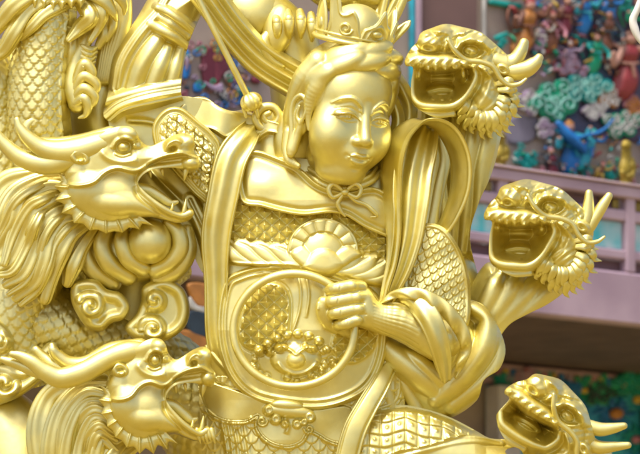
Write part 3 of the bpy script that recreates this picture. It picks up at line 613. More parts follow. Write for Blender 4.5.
def build_hair():
    f = Field((-66, -86, -98), (62, 80, 40), 0.8)
    f.ell((0, -20, -38), (48, 53, 51), 2)
    f.plane((0, 0, -10), (0, 0.7, 1.0), 4)
    f.ell((0, 30, -14), (44, 46, 48), 3, op='sub'); f.ell((-16, 34, -66), (34, 44, 20), 4); f.ell((16, 34, -66), (30, 40, 20), 4)
    arc = lambda t: (43*math.sin(t), -50+(1-math.cos(t))*36, 5-(1-math.cos(t))*36)
    # smooth side locks in front of the ears
    for s in (-1, 1):
        f.chain([(s*40, -40, -8, 8), (s*44, -24, -14, 9), (s*45, -8, -19, 7), (s*43.5, 8, -20, 4), (s*41, 22, -18, 1.5)], 3, squash=((0.8*s, 0, 0.6), 0.6))
        f.chain([(s*40, -46, -26, 12), (s*47, -28, -34, 12), (s*47, -6, -42, 11), (s*44, 16, -48, 10), (s*38, 34, -50, 8)], 4)
        f.chain([(s*46, 30, -46, 7), (s*47, 46, -42, 6), (s*45, 56, -36, 5.5), (s*39, 60, -28, 3)], 3)
        for q in range(3):
            f.chain([(s*(45+q*1.2), -48+q*3, -8-q*10, .7), (s*(53+q), -26, -13-q*10, .9), (s*(53+q*1.5), -4, -24-q*10, .9), (s*50, 14, -30-q*8, .6)], 1.0, op='sub')
    # twisted roll above the forehead
    N = 5
    for i in range(N):
        t = rad(-70+140*i/(N-1)); x, y, z = arc(t); sg = 1
        f.ell((x, y-6, z-3), (25, 11, 13), 2.0, rot=(0, math.degrees(t)*0.85, -20+math.degrees(t)*0.6))
        f.ell((x*0.92+4, y-18, z-10), (25, 11, 15), 2.0, rot=(0, math.degrees(t)*0.8, -18+math.degrees(t)*0.5))
    f.mesh(xf=HEAD).build('hair', GOLD, warrior())
    mb = MB(); ball(mb, HEAD(np.array([[4, -84, -42]]))[0], (28, 25, 26)); mb.build('hair_bun', GOLD, warrior())
CR, CY, CZ = 38, -71, -36
def crown_plate(outline, r=CR, cy=CY, zc=CZ, th=3.0, rel=None, tilt=0.10, h=0.5):
    """outline in (arc length, height) wrapped round the head"""
    outline = [(p[0], p[1]*1.22) for p in outline]; o = np.array(outline, float); R = Relief(o[:, 0].min()-2, o[:, 1].min()-2, o[:, 0].max()+2, o[:, 1].max()+2, h)
    sd = R.poly(outline, 6); R.H += 1.3*np.exp(-((sd+2.2)/1.2)**2)
    if rel: rel(R, sd)
    def xf(v):
        a = v[:, 0]/r; rr = r+v[:, 2]-(v[:, 1])*tilt
        return HEAD(np.stack([rr*np.sin(a), cy+v[:, 1], zc+rr*np.cos(a)], -1))
    return R.mesh(sd, back=th, xf=xf)
def build_crown():
    w = warrior()
    band = MB()
    for dy, dr, r0 in ((0, 1, 2.8), (-6, .5, 1.6)):
        p = np.array([((CR+dr)*math.sin(t), CY+dy, CZ+(CR+dr)*math.cos(t), r0) for t in np.linspace(0, 2*math.pi, 40, endpoint=False)])
        p[:, :3] = HEAD(p[:, :3]); tube(band, p, seg=10, n=2, closed=True)
    c = band.build('crown', GOLD, w)
    def spiral(cx, cy, r0, s, turns=1.4):
        return [(cx+s*r0*(1-t*.8)*math.cos(t*turns*6.28), cy+r0*(1-t*.8)*math.sin(t*turns*6.28)) for t in np.linspace(0, 1, 14)]
    def leafrel(a0): return lambda R, sd: R.dome(a0, -14, 4, 6, 2)
    crown_plate([(-47, 0), (-48, -14), (-50, -36), (-42, -40), (-38, -32), (-35, -24), (-30, -24), (-24, -27), (-18, -21), (-15, -12), (-12, 0)], rel=lambda R, sd: R.ridge(spiral(-29, -14, 7, 1), 1.4, 2.4, round_=True)).build('crown_leaf', GOLD, w)
    def r2(R, sd):
        R.dome(4, -13, 6, 4, 3.0, ring=1.2); R.ridge([(-7, -5), (-4, -14), (5, -21), (13, -14), (15, -5)], 1.2, 1.6)
    crown_plate([(-11, 0), (-12, -12), (-6, -16), (0, -20), (7, -31), (14, -20), (20, -17), (23, -10), (20, 0)], rel=r2).build('crown_leaf', GOLD, w)
    crown_plate([(25, 0), (25, -14), (33, -24), (44, -16), (46, 0)], rel=lambda R, sd: R.dome(35, -10, 4, 5, 2)).build('crown_leaf', GOLD, w)
    for a0 in (-62, 60): crown_plate([(a0-9, 0), (a0-12, -18), (a0, -34), (a0+10, -18), (a0+9, 0)], rel=leafrel(a0)).build('crown_leaf', GOLD, w)
def Zb(X, Y):
    yy = np.interp(Y, [100, 160, 200, 250, 330, 400, 454], [10, 24, 33, 38, 47, 38, 36])
    return 8+yy*np.sqrt(np.clip(1-((X-303)/118.0)**2, 0, 1))
def studs(X, Y, px=11.0, py=9.6, h=3.6, ox=0, oy=0):
    u = (X-ox)/px+(Y-oy)/py; v = (X-ox)/px-(Y-oy)/py
    return h*(1-2*np.maximum(np.abs(u-np.floor(u)-.5), np.abs(v-np.floor(v)-.5)))
def scales(X, Y, px=14.0, py=8.0, h=2.4, ox=0.0, oy=0.0):
    """rows drawn from the bottom up: each row overlaps the one below it"""
    H = np.zeros(X.shape); k0 = int(np.floor((Y.min()-oy)/py))-2; k1 = int(np.ceil((Y.max()-oy)/py))+1
    for k in range(k1, k0-1, -1):
        xo = ox+(0 if k % 2 == 0 else px/2); dx = np.abs((X-xo)/px-np.round((X-xo)/px))*2; dy = (Y-(oy+k*py))/(py*1.9)
        lim = np.sqrt(np.clip(1-dx*dx*0.92, 0, 1)); m = (dy > -0.55) & (dy < lim)
        t = np.clip(dy, 0, 1)/np.maximum(lim, .05); hh = h*(0.15+0.85*t)*np.sqrt(np.clip(1-np.clip((t-.82)/.18, 0, 1)**2, 0, 1))+0.3*h*np.exp(-(dx/.16)**2)*np.clip(t, 0, 1)*(t < .85)
        H = np.where(m, hh, H)
    return H
def build_torso():
    w = warrior()
    # chest with studs, sun disc and leaf folds
    R = Relief(196, 150, 408, 312, 0.55); X, Y = R.X, R.Y; base = Zb(X, Y); R.H = base.copy()
    up = R.poly([(226, 196), (260, 200), (300, 205), (350, 212), (400, 236), (400, 292), (378, 278), (350, 262), (318, 250), (290, 246), (250, 240), (222, 244)])
    R.H += studs(X, Y, 15, 13.0, 7.6, 2, 4)*ss(0, -2.5, up)
    for i in range(5):      # overlapping wave leaves, left then right
        x = 214+19*i; y = 238+2.0*i
        sd = R.poly([(x-6, y+2), (x+6, y-3), (x+18, y-1), (x+27, y+7), (x+36, y+17), (x+50, y+22), (x+40, y+27), (x+22, y+26), (x+8, y+18), (x-2, y+9)])
        R.H = smax(R.H, base-2+R.inflate(sd, 7, 9)+0.16*(Y-y)-0.05*(X-x)+1.4-np.clip(sd, 0, 99)*3, 0.5)
        R.ridge([(x+4, y+2), (x+16, y+7), (x+28, y+18), (x+40, y+24)], 1.6, -1.3)
    for i in range(4):
        x = 404-15*i; y = 262-4*i
        sd = R.poly([(x+6, y-1), (x-6, y-2), (x-18, y+3), (x-30, y+10), (x-44, y+11), (x-54, y+8), (x-44, y+19), (x-26, y+24), (x-8, y+22), (x+4, y+12)])
        R.H = smax(R.H, base-2+R.inflate(sd, 7, 9)+0.18*(Y-y)+1-np.clip(sd, 0, 99)*3, 0.5)
        R.ridge([(x-4, y+3), (x-18, y+10), (x-32, y+15), (x-44, y+15)], 1.6, -1.3)
    # sun disc
    cx, cy = 323, 251; dx, dy = X-cx, (Y-cy); rr = np.sqrt(dx**2+(dy*1.08)**2); th = np.arctan2(dy, dx)
    disc = ss(36.5, 35, rr)*ss(6, 0, dy); ray = 2.2*np.abs(np.cos(th*7.5))**0.5
    R.H = np.where(disc > 0, R.H*(1-disc)+disc*(base+6+ray*ss(20, 22, rr)*ss(34, 32, rr)+1.8*np.exp(-((rr-34.5)/1.5)**2)), R.H)
    R.H = smax(R.H, base+4+7*np.sqrt(np.clip(1-(rr/20.5)**2, 0, 1))-np.clip(rr-20.5, 0, 99)*2, 0.5)
    sd = R.poly([(290, 254), (300, 244), (310, 248), (318, 256), (328, 256), (338, 248), (350, 244), (362, 254), (352, 262), (342, 268), (322, 272), (304, 268)])
    R.H = smax(R.H, base+5+R.inflate(sd, 6, 7)+0.15*(Y-256)-np.clip(sd, 0, 99)*3, 0.5)
    sd = R.poly([(306, 258), (316, 248), (328, 247), (338, 254), (345, 264), (334, 274), (318, 275), (302, 268)])
    R.H = smax(R.H, base+7+R.inflate(sd, 7, 10)-np.clip(sd, 0, 99)*3, 0.5)
    R.ridge([(222, 262), (250, 264), (285, 264), (300, 266)], 1.6, 2.0)
    out = R.poly([(205, 190), (215, 165), (300, 158), (395, 180), (405, 215), (404, 300), (380, 310), (300, 290), (215, 300), (203, 250)])
    R.mesh(out, back=30).build('chest_armour', GOLD, w)
    # plain cape lying on the shoulders
    R = Relief(232, 145, 404, 250, 0.55); X, Y = R.X, R.Y
    R.H = Zb(X, Y)+9.5
    sd = R.poly([(238, 158), (255, 150), (280, 158), (300, 168), (320, 184), (345, 191), (368, 187), (382, 190), (395, 203), (398, 240), (384, 236), (364, 227), (346, 216), (330, 213), (305, 215.5), (285, 213), (262, 207), (240, 200)])
    R.H += 2.4*np.exp(-((sd+2.0)/1.8)**2)-2.0*np.exp(-((sd+6)/2.5)**2)
    R.bump(262, 185, 22, 14, 3); R.bump(375, 210, 18, 12, 3, 30)
    R.ridge([(302, 172), (318, 186), (345, 193), (370, 189)], 3.0, 3.0, taper=False)
    R.mesh(sd, back=8).build('shoulder_cape', GOLD, w)
    # undercollar round the neck and the bow
    mb = MB(); tube(mb, [(300, 164, 18, 3.5), (308, 175, 34, 3.5), (328, 186, 47, 3.5), (350, 188, 50, 3.5), (370, 182, 42, 3.5), (380, 172, 28, 3)], seg=10)
    tube(mb, [(302, 160, 18, 2.5), (312, 171, 36, 2.8), (330, 181, 48, 2.8), (350, 183, 51, 2.8), (368, 177, 42, 2.6), (376, 168, 28, 2.4)], seg=10)
    mb.build('collar', GOLD, w)
    mb = MB()
    tube(mb, [(343, 191, 56, 2.0), (334, 184, 58, 2.6), (329, 189, 58, 2.6), (333, 197, 58, 2.4), (343, 193, 57, 2)], seg=8)
    tube(mb, [(346, 191, 56, 2.0), (355, 184, 58, 2.4), (361, 189, 57, 2.4), (357, 197, 57, 2.4), (347, 193, 57, 2)], seg=8)
    ball(mb, (345, 192, 58), (4, 3.6, 4)); tube(mb, [(343, 194, 57, 2), (338, 203, 56, 2.4), (341, 211, 55, 2), (345, 216, 54, 1.2)], seg=8)
    tube(mb, [(348, 194, 57, 2), (356, 201, 55, 2.2), (366, 205, 53, 1.8), (373, 211, 52, 2.2), (377, 216, 51, 1.6), (371, 217, 51, 1)], seg=8)
    mb.build('neck_bow', GOLD, w)
    # belly plate
    R = Relief(205, 255, 402, 415, 0.55); X, Y = R.X, R.Y; base = Zb(X, Y)+1; R.H = base.copy()
    sd = R.poly([(222, 284), (240, 270), (270, 264), (310, 266), (345, 274), (376, 292), (388, 320), (384, 362), (366, 392), (330, 408), (290, 408), (250, 398), (226, 372), (216, 330)])
    R.H += 3.5*np.exp(-((sd+3)/2.2)**2)+2.0*np.exp(-((sd+9)/1.8)**2)
    pl = R.poly([(243, 312), (248, 295), (262, 285), (280, 286), (288, 298), (288, 320), (284, 338), (270, 348), (250, 348), (240, 335)])
    R.H += studs(X, Y, 15.5, 14, 8.6, 3, 1)*ss(0, -2, pl)+2.2*np.exp(-(pl/1.5)**2)-1.5*np.exp(-((pl-3)/1.4)**2)
    pr = R.poly([(332, 348), (336, 330), (344, 312), (358, 302), (374, 312), (378, 335), (370, 352), (355, 362), (340, 360)])
    R.H += studs(X, Y, 15.5, 14, 8.6, 3, 1)*ss(0, -2, pr)+2.0*np.exp(-(pr/1.5)**2)
    R.ell(311, 300, 26, 42, 38, 17, 0, 4)
    for pts in ([(298, 276), (301, 292), (299, 312), (292, 334)], [(306, 276), (309, 295), (306, 318)], [(330, 282), (326, 300), (330, 322), (334, 336)]): R.ridge(pts, 1.5, 1.6)
    R.ridge([(262, 272), (275, 267), (290, 274), (305, 270), (322, 275), (336, 282)], 2.5, 3)
    # beast mask
    bz = float(Zb(np.array(296.), np.array(356.)))
    R.ell(296, 358, 26, 18, bz-2, 10, 0, 2); R.ell(296, 360, 11, 9, bz+2, 11, 0, 1)
    for x, y, q in ((268, 343, 5), (277, 338, 5), (287, 335, 5), (298, 334, 5.4), (309, 336, 5), (319, 341, 5), (327, 349, 4.6), (259, 349, 5)): R.ell(x, y, q, q*.9, bz+2, 7, 0, 0.4)
    for x, y, a in ((282, 348, -15), (310, 349, 15)): R.ell(x, y, 6.5, 4, bz+5, 5, a, 0.4)
    R.ridge([(272, 352), (280, 346), (290, 350), (296, 354), (302, 350), (312, 347), (322, 353)], 1.6, 2.6)
    R.ridge([(277, 362), (284, 370), (296, 374), (308, 371), (318, 362)], 1.8, 3.0); R.ridge([(284, 376), (296, 380), (308, 377)], 2, 2.0)
    random.seed(3)
    for k in range(34):
        a = random.uniform(0, 6.28); q = random.uniform(0.85, 1.3); x = 294+q*36*math.cos(a); y = 362+q*18*math.sin(a)
        if y > 345 or abs(x-296) > 30: R.dome(x, y, random.uniform(3, 4.6), random.uniform(3, 4.6), random.uniform(2, 3.5), ring=.6)
    R.mesh(sd, back=24).build('belly_plate', GOLD, w)
    # belt
    R = Relief(196, 330, 412, 424, 0.7); X, Y = R.X, R.Y; R.H = Zb(X, Y)-3
    sd = R.poly([(205, 345), (222, 362), (245, 384), (290, 398), (340, 396), (372, 376), (392, 352), (402, 372), (396, 404), (350, 414), (300, 412), (258, 402), (230, 393), (205, 384)])
    R.H += 2*np.exp(-((sd+2.5)/1.8)**2); R.blur(1); R.mesh(sd, back=24).build('belt', GOLD, w)
    R = Relief(190, 376, 412, 470, 0.55); X, Y = R.X, R.Y; base = Zb(X, Y)-4-np.clip(Y-440, 0, 99)*0.1; R.H = base+scales(X, Y, 15, 7.5, 2.8, 4, 3)
    rim = [(206, 410), (216, 418), (228, 422), (246, 422), (258, 416), (256, 426), (262, 437), (274, 445), (290, 447), (302, 442), (309, 432), (318, 435), (330, 442), (346, 446)]
    pa = R.poly([(200, 380), (235, 388), (262, 398), (310, 408), (352, 406), (356, 446)]+rim[::-1], n=4)
    R.H = np.where(pa < 0, base+5*ss(0, -3, pa)+1.5*np.sin((X+Y)*0.08), R.H); R.ridge(rim, 2.2, 4.0, round_=True, taper=False)
    for cx_, cy_, r_, s_ in ((262, 421, 5.5, 1), (309, 429, 5, -1), (252, 419, 3.5, 1)):
        R.ridge([(cx_+s_*r_*(1-t*.85)*math.cos(t*8), cy_+r_*(1-t*.85)*math.sin(t*8)) for t in np.linspace(0, 1, 12)], 1.4, 2.6, round_=True, taper=False)
    bz = float(base[60, 200])+4
    R.ell(290, 411, 25, 7, bz+1, 7, 6, .6); R.ell(287, 405, 16, 5, bz+4, 5, 4, .4)
    for x, y, q in ((269, 410, 5.5), (276, 419, 5.5), (285, 424, 4), (297, 424, 5), (310, 417, 5.8), (304, 422, 4)): R.ell(x, y, q, q, bz+2, 6, 0, .3); R.dome(x, y, q*.45, q*.45, -2.2)
    R.ridge([(284, 416), (288, 426), (286, 434)], 2.2, 3.0)
    for k in range(5): R.ridge([(222+k*5.5, 424), (226+k*5.5, 445), (229+k*5.5, 470)], 2.0, 3.0-0.3*k, taper=False)
    sd = R.poly([(198, 384), (206, 374), (400, 380), (405, 400), (404, 468), (203, 468)], smooth=False)
    R.mesh(sd, back=30).build('skirt_armour', GOLD, w)
    mb = MB(); ribbon(mb, [(392, 360, 30, 8, 0), (380, 384, 48, 10, 0), (366, 408, 58, 11, 0), (354, 432, 62, 12, 0), (344, 470, 62, 12, 0)], lambda u, s: 2*(1-u*u)-2.4*np.exp(-((np.abs(u)-.75)/.1)**2), 4, m=30)
    mb.build('waist_strap', GOLD, w)
    mb = MB()     # cloth under the belly, right
    for k, (x, y, x2, y2) in enumerate(((384, 350, 396, 420), (376, 372, 388, 425), (392, 340, 420, 412), (398, 352, 436, 410), (368, 384, 372, 425))):
        tube(mb, [(x, y, 22-k*2, 5), ((x+x2)/2-4, (y+y2)/2, 26-k*2, 8), (x2, y2, 20-k*2, 9)], seg=14, groove=3, gd=.06)
    mb.build('tunic', GOLD, w)
def build_thigh():
    w = warrior()
    R = Relief(340, 396, 530, 480, 0.55); X, Y = R.X, R.Y
    top = np.interp(X, [340, 385, 405, 430, 452, 475, 486, 530], [412, 409, 407, 412, 420, 432, 440, 456])
    dy = np.clip(Y-top, 0, 90); base = 30+26*np.sqrt(np.clip(1-((dy-45)/45)**2, 0, 1)); R.H = base.copy()
    arm = R.poly([(362, 420), (385, 412), (405, 411), (430, 415), (452, 424), (470, 434), (452, 438), (425, 447), (395, 453), (362, 470), (350, 460)])
    U = (X-356)/12.4; V = (Y-top)/12.5+0.12*np.sin(U*2); fu, fv = U-np.floor(U), V-np.floor(V)
    cell = np.sqrt(np.clip(1-np.abs(fu*2-1)**4, 0, 1))*(1.0+3.2*fv)*np.sqrt(np.clip(1-np.clip((fv-.75)/.25, 0, 1)**2, 0, 1))
    cell += 1.5*np.exp(-((fu-.5)**2+(fv-.35)**2)/.02)
    R.H += cell*ss(0, -1.5, arm)+2.4*np.exp(-(arm/1.6)**2)
    R.strand([(372, 470, 52, 6), (400, 458, 54, 6), (430, 449, 52, 7), (470, 442, 44, 7), (500, 445, 34, 4)], ng=2, gh=1)
    R.strand([(400, 472, 52, 7), (440, 460, 52, 7), (480, 452, 44, 6), (515, 450, 30, 3)], ng=2, gh=1)
    sd = R.poly([(366, 414), (385, 407), (405, 405), (430, 410), (452, 418), (475, 430), (490, 438), (512, 440), (518, 446), (505, 452), (520, 476), (350, 476), (352, 445)])
    R.mesh(sd, back=30).build('thigh_armour', GOLD, w)
def build_ring():
    mb = MB(); n = 44
    p = [(294+60.5*math.cos(t), 330+56.5*math.sin(t), 66+3*math.cos(t)+2*math.sin(t), 4.2) for t in np.arange(n)*2*math.pi/n]
    tube(mb, p, seg=16, n=4, closed=True)
    mb.build('hoop', GOLD, None, label='plain round gold hoop gripped in the warrior\'s fist across its belly', cat='hoop')
def build_hand():
    w = warrior()
    f = Field((312, 274, 28), (470, 372, 100), 0.7)
    f.ell((362, 306, 62), (15, 21, 14), 4, rot=(0, -20, -6))
    f.chain([(362, 312, 62, 14), (380, 318, 58, 15.5), (402, 322, 54, 19), (440, 338, 46, 24)], 5)
    ys = [(288.5, 286, 333, 357, 6.4), (301, 297.5, 331, 362, 6.6), (312.5, 309, 334, 364, 6.4), (323.5, 320, 341, 362, 5.8)]
    for k, (yl, yr, xl, xr, r) in enumerate(ys):
        f.chain([(xr+4, yr+1, 66, r+.4), (xr-6, yr, 73, r+.3), (xl+6, yl, 76, r), (xl-1, yl+1, 71, r*.97), (xl-2, yl+2, 62, r*.92), (xl+8, yl+2, 56, r*.85)], 0.9, n=3)
        f.ell((xr-5, yr, 74), (6.5, r*.98, 7), 1.5)
        f.chain([(xl+7, yl-r*.5, 82, .5), (xl+7, yl+r*.5, 82, .5)], 1, n=1, op='sub')
    for (a, b) in zip(ys[:-1], ys[1:]):
        f.chain([(a[2]-2, (a[0]+b[0])/2+1, 78, .7), ((a[2]+a[3])/2, (a[0]+a[1]+b[0]+b[1])/4, 81.5, .8), (a[3]+2, (a[1]+b[1])/2, 76, .6)], 1.2, op='sub')
    f.chain([(348, 330, 52, 8), (334, 326, 56, 7.5), (325, 319, 64, 7), (322, 309, 68, 6.6), (323, 302, 69, 5.8)], 2)
    f.chain([(318.5, 303, 73, 1.2), (318, 309, 74, 1.4)], 1, n=1)
    for k in range(9): f.chain(f.on([(374, 301+k*3.4, 0.4, .5), (388, 303+k*3.9, .6, .5), (406, 304+k*4.8, .6, .5), (418, 308+k*5.2, .4, .5)]), 1.2, op='sub')
    f.mesh().build('forearm_and_fist', GOLD, w)
def build_sleeve():
    w = warrior()
    # upper arm plate with small scales
    R = Relief(396, 216, 476, 332, 0.5); X, Y = R.X, R.Y
    R.H = 34+20*np.sqrt(np.clip(1-((X-435)/46)**2, 0, 1))
    c_, s_ = math.cos(.35), math.sin(.35); U, V = X*c_+Y*s_, -X*s_+Y*c_
    sd = R.poly([(404, 236), (418, 225), (436, 224), (450, 234), (463, 256), (470, 284), (469, 324), (456, 320), (438, 312), (420, 304), (404, 296), (402, 262)])
    R.H += scales(U, V, 9.5, 6.5, 2.6)*ss(-4, -7, sd)+3*np.exp(-((sd+3)/2.2)**2)+1.0*np.sin(Y*.15+X*.05)
    R.mesh(sd, back=20).build('upper_arm_armour', GOLD, w)
    # deep hanging sleeve mass
    R = Relief(360, 286, 516, 428, 0.6); X, Y = R.X, R.Y; R.H[:] = 8.0
    sd = R.poly([(372, 330), (400, 320), (440, 300), (472, 300), (490, 312), (505, 345), (500, 368), (484, 380), (477, 400), (455, 416), (432, 420), (412, 404), (392, 378), (374, 350)])
    R.H += R.inflate(sd, 26, 30)
    for pts, g in (([(380, 338, 30, 10), (400, 358, 34, 14), (424, 378, 34, 14), (446, 398, 26, 10)], 1), ([(398, 346, 34, 6), (420, 362, 42, 8), (440, 380, 38, 8), (456, 396, 30, 5)], 1),
                   ([(470, 306, 36, 8), (487, 320, 40, 9), (484, 345, 42, 12), (468, 370, 40, 12), (450, 388, 36, 11), (436, 400, 30, 8)], 1),
                   ([(488, 330, 26, 8), (499, 346, 28, 8), (494, 366, 28, 11), (476, 386, 26, 12), (452, 404, 22, 11)], 1),
                   ([(455, 318, 40, 7), (466, 336, 42, 8), (462, 360, 40, 10), (446, 378, 38, 9), (432, 384, 34, 5)], 1)): R.strand(pts, k=1.6, ng=g, gh=1.6, flat=1.0)
    R.blur(1); R.mesh(sd, back=28).build('hanging_sleeve', GOLD, w)
    # cuff rolled round the forearm
    mb = MB()
    g = lambda u, s: 1.5*np.cos(u*4.2+1.2*s)+3.2*(1-u*u)+1.2*np.exp(-((u+.9)/.1)**2)
    ribbon(mb, [(400, 297, 48, 10, 0), (416, 302, 68, 12, 15), (429, 318, 80, 12, 10), (438, 340, 78, 11, 0), (443, 362, 66, 9, -10), (446, 380, 56, 5, 0)], g, 5, m=36)
    ribbon(mb, [(420, 300, 44, 9, 0), (438, 309, 54, 11, 15), (450, 328, 54, 10, 10), (453, 350, 50, 8, 0), (448, 368, 46, 5, 0)], g, 5, m=36)
    mb.build('cuff', GOLD, w)
    # hem of the short oversleeve, thin and wavy
    mb = MB(); ribbon(mb, [(380, 304, 58, 2, 0), (393, 295, 68, 4, 0), (412, 293, 75, 6, 0), (431, 299, 78, 7, 0), (447, 311, 77, 7.5, 0), (460, 328, 72, 7.5, 0), (466, 346, 66, 6, 0), (461, 362, 62, 5, 0), (455, 378, 56, 1.5, 0)],
                      lambda u, s: 1.2*(1-u*u), 1.6, 7, m=20, wav=lambda u, s: 3.4*np.sin(s*38+u*1.6)*(.25+.75*ss(-1, 1, -u))-1.0*u*u)
    mb.build('sleeve_hem', GOLD, w)
def build_sashes():
    w = warrior()
    f1 = lambda u, s: 2.2*np.cos((u*1.6+.3*np.sin(s*4))*3.1)+1.2*(1-u*u)+2.2*np.exp(-((np.abs(u)-.9)/.08)**2)
    mb = MB(); ribbon(mb, [(252, 128, 20, 10, 0), (243, 140, 36, 14, 0), (231, 160, 46, 16, 0), (223, 195, 48, 16, 0), (216, 235, 46, 15, 0), (216, 280, 42, 12, 0), (217, 330, 38, 12, 0), (221, 360, 30, 11, 0), (228, 395, 8, 9, 0)], f1, 4, m=44)
    mb.build('shoulder_sash', GOLD, w)
    f2 = lambda u, s: 3.0*np.cos((u*2.2+.5*s)*3.1)*(.5+.5*np.cos(u*1.2))+1.0*(1-u*u)+1.6*np.exp(-((np.abs(u)-.93)/.06)**2)
    mb = MB(); ribbon(mb, [(424, 126, 30, 15, 0), (418, 146, 42, 20, 0), (413, 172, 52, 20, 0), (411, 196, 58, 19, 0), (410, 214, 60, 17, 0), (407, 240, 60, 15, 0), (400, 268, 60, 12, 0), (391, 292, 56, 8, 0), (385, 312, 50, 5, 0)], f2, 3, m=50)
    mb.build('shoulder_sash', GOLD, w)
    mb = MB()    # standing loop of cloth above the shoulder
    ribbon(mb, [(382, 306, 58, 4, 0), (386, 286, 60, 6, 0), (392, 262, 60, 9, 0), (394, 232, 56, 13, 0), (392, 200, 52, 17, 0), (393, 160, 50, 20, 0), (403, 134, 50, 20, 0), (423, 122, 50, 20, 0), (445, 130, 50, 20, 0), (459, 155, 50, 19, 0), (460, 186, 48, 18, 0), (451, 214, 44, 15, 0), (438, 236, 38, 12, 0)],
           lambda u, s: 1.0*np.cos(u*3)+.8*np.exp(-((np.abs(u)-.86)/.1)**2), 4, m=36, wdir=(0.55, -0.02, 0.83))
    mb.build('sash_loop', GOLD, w)
    mb = MB()
    for k, (x0, x1) in enumerate(((404, 402), (412, 409), (421, 416), (431, 424), (441, 430))):
        tube(mb, [(x0, 132+k*2, 22, 4), (x0+3, 160, 26-k, 6), ((x0+x1)/2+2, 190, 26, 6.5), (x1, 228, 30, 7)], seg=12, groove=2, gd=.12)
    mb.build('gathered_cloth', GOLD, w)
    # broad band sweeping down behind the head
    mb = MB(); ribbon(mb, [(196, -22, 30, 18, 0), (214, 4, 24, 17, 0), (235, 32, 16, 17, 0), (262, 60, 6, 18, 0), (298, 82, -4, 19, 0)], lambda u, s: 3.2*np.cos(u*8.6+.4)+2*(1-u*u), 4, m=60)
    mb.build('trailing_sash', GOLD, w)
def build_arm():
    w = warrior()
    # raised sleeve
    R = Relief(98, -14, 226, 124, 0.6); X, Y = R.X, R.Y; R.H[:] = -10
    sd = R.poly([(108, 92), (112, 60), (122, 42), (138, 16), (152, -6), (170, -14), (215, -14), (204, 10), (194, 30), (187, 50), (183, 70), (181, 92), (184, 112), (150, 122), (106, 120)])
    R.H += R.inflate(sd, 30, 34)
    R.strand([(118, 88, 10, 7), (124, 62, 14, 8), (140, 36, 16, 8), (160, 12, 14, 7), (172, -8, 10, 6)], ng=2, gh=2)
    R.strand([(134, 88, 16, 9), (142, 66, 20, 10), (154, 46, 20, 9), (166, 30, 16, 5)], ng=1, gh=2)
    R.strand([(152, 88, 20, 8), (160, 66, 23, 8), (168, 48, 20, 5)], ng=1, gh=1)
    R.strand([(170, 88, 18, 7), (175, 68, 20, 7), (180, 50, 16, 5)], ng=1, gh=1)
    R.blur(1)
    R.tub([(150, 24, 18, 4), (160, 29, 25, 5), (174, 37, 25, 5), (188, 47, 14, 4)], 1); R.tub([(158, 8, 18, 3.5), (168, 12, 25, 4), (180, 21, 25, 4), (194, 33, 14, 3.5)], 1)
    R.tub([(160, 17, 17, 4), (172, 24, 21, 6), (188, 36, 14, 4)], 2)
    R.strand([(106, 118, 20, 6), (122, 106, 26, 6), (150, 98, 30, 7), (182, 92, 24, 6)], ng=2, gh=2); R.strand([(106, 102, 18, 4), (124, 96, 24, 4), (150, 90, 28, 5), (180, 84, 22, 5)], ng=1, gh=1)
    R.mesh(sd, mirror=-10).build('raised_sleeve', GOLD, w)
    # armour on that shoulder
    R = Relief(112, 100, 226, 226, 0.55); X, Y = R.X, R.Y; R.H = 22+14*np.sqrt(np.clip(1-((X-185)/75)**2-((Y-155)/90)**2, 0, 1))
    sd = R.poly([(152, 130), (157, 117), (168, 108), (182, 108), (198, 120), (214, 134), (222, 150), (218, 180), (213, 206), (198, 198), (184, 184), (168, 166), (156, 150)])
    R.H += (scales(X*.9-Y*.45, X*.45+Y*.9, 11, 9, 4.6)+studs(X, Y, 9, 9, 1.6))*ss(-7, -9, sd)+3.2*np.exp(-((sd+2.2)/1.8)**2)+2.2*np.exp(-((sd+6.5)/1.3)**2)
    R.mesh(sd, back=20).build('shoulder_guard', GOLD, w)
    R = Relief(104, 96, 260, 330, 0.7); X, Y = R.X, R.Y; R.H = 0+18*np.sqrt(np.clip(1-((X-170)/80)**2, 0, 1))
    sd = R.poly([(112, 104), (180, 96), (224, 110), (240, 150), (228, 230), (218, 272), (204, 274), (190, 250), (176, 240), (150, 232), (136, 190), (118, 160)])
    for pts in ([(126, 120), (150, 122), (170, 130)], [(140, 160), (170, 190), (200, 215)], [(150, 170), (178, 200), (200, 230)]): R.ridge(pts, 3, 3)
    R.strand([(190, 200, 18, 8), (206, 236, 20, 8), (208, 264, 14, 6)]); R.mesh(sd, back=30).build('shirt', GOLD, w)
    # wavy cloak edge behind the shoulder
    R = Relief(176, 88, 312, 182, 0.55); X, Y = R.X, R.Y; R.H = 10+5*np.sin(X*.11+Y*.02)+.12*(Y-100)
    sd = R.poly([(178, 112), (190, 99), (205, 97), (218, 106), (232, 111), (246, 110), (262, 118), (282, 124), (300, 140), (304, 168), (280, 166), (250, 162), (222, 150), (190, 130)])
    R.H += R.inflate(sd, 3, 4)
    wv = R.poly([(176, 96), (205, 96), (232, 108), (262, 116), (290, 126), (284, 136), (268, 134), (254, 142), (240, 133), (226, 139), (212, 131), (196, 128), (180, 118)])
    R.H += ss(1, -3, wv)*7+2*np.exp(-((wv+2)/1.6)**2)
    R.mesh(sd, back=6).build('cloak', GOLD, w)
    # scroll and fluted ball at the end of the rod
    mb = MB(); tube(mb, [(278-0, 128, 18, 4.5), (262, 128, 20, 4.6), (256, 118, 21, 4.6), (262, 108, 22, 4.4), (273, 107, 22, 4.2), (279, 115, 22, 4), (275, 123, 22, 3.6), (267, 122, 22, 3.2), (264, 116, 23, 3), (269, 113, 24, 2.8)], seg=12)
    ball(mb, (268, 117, 20), (9, 9, 4)); mb.build('cloak_scroll', GOLD, w)
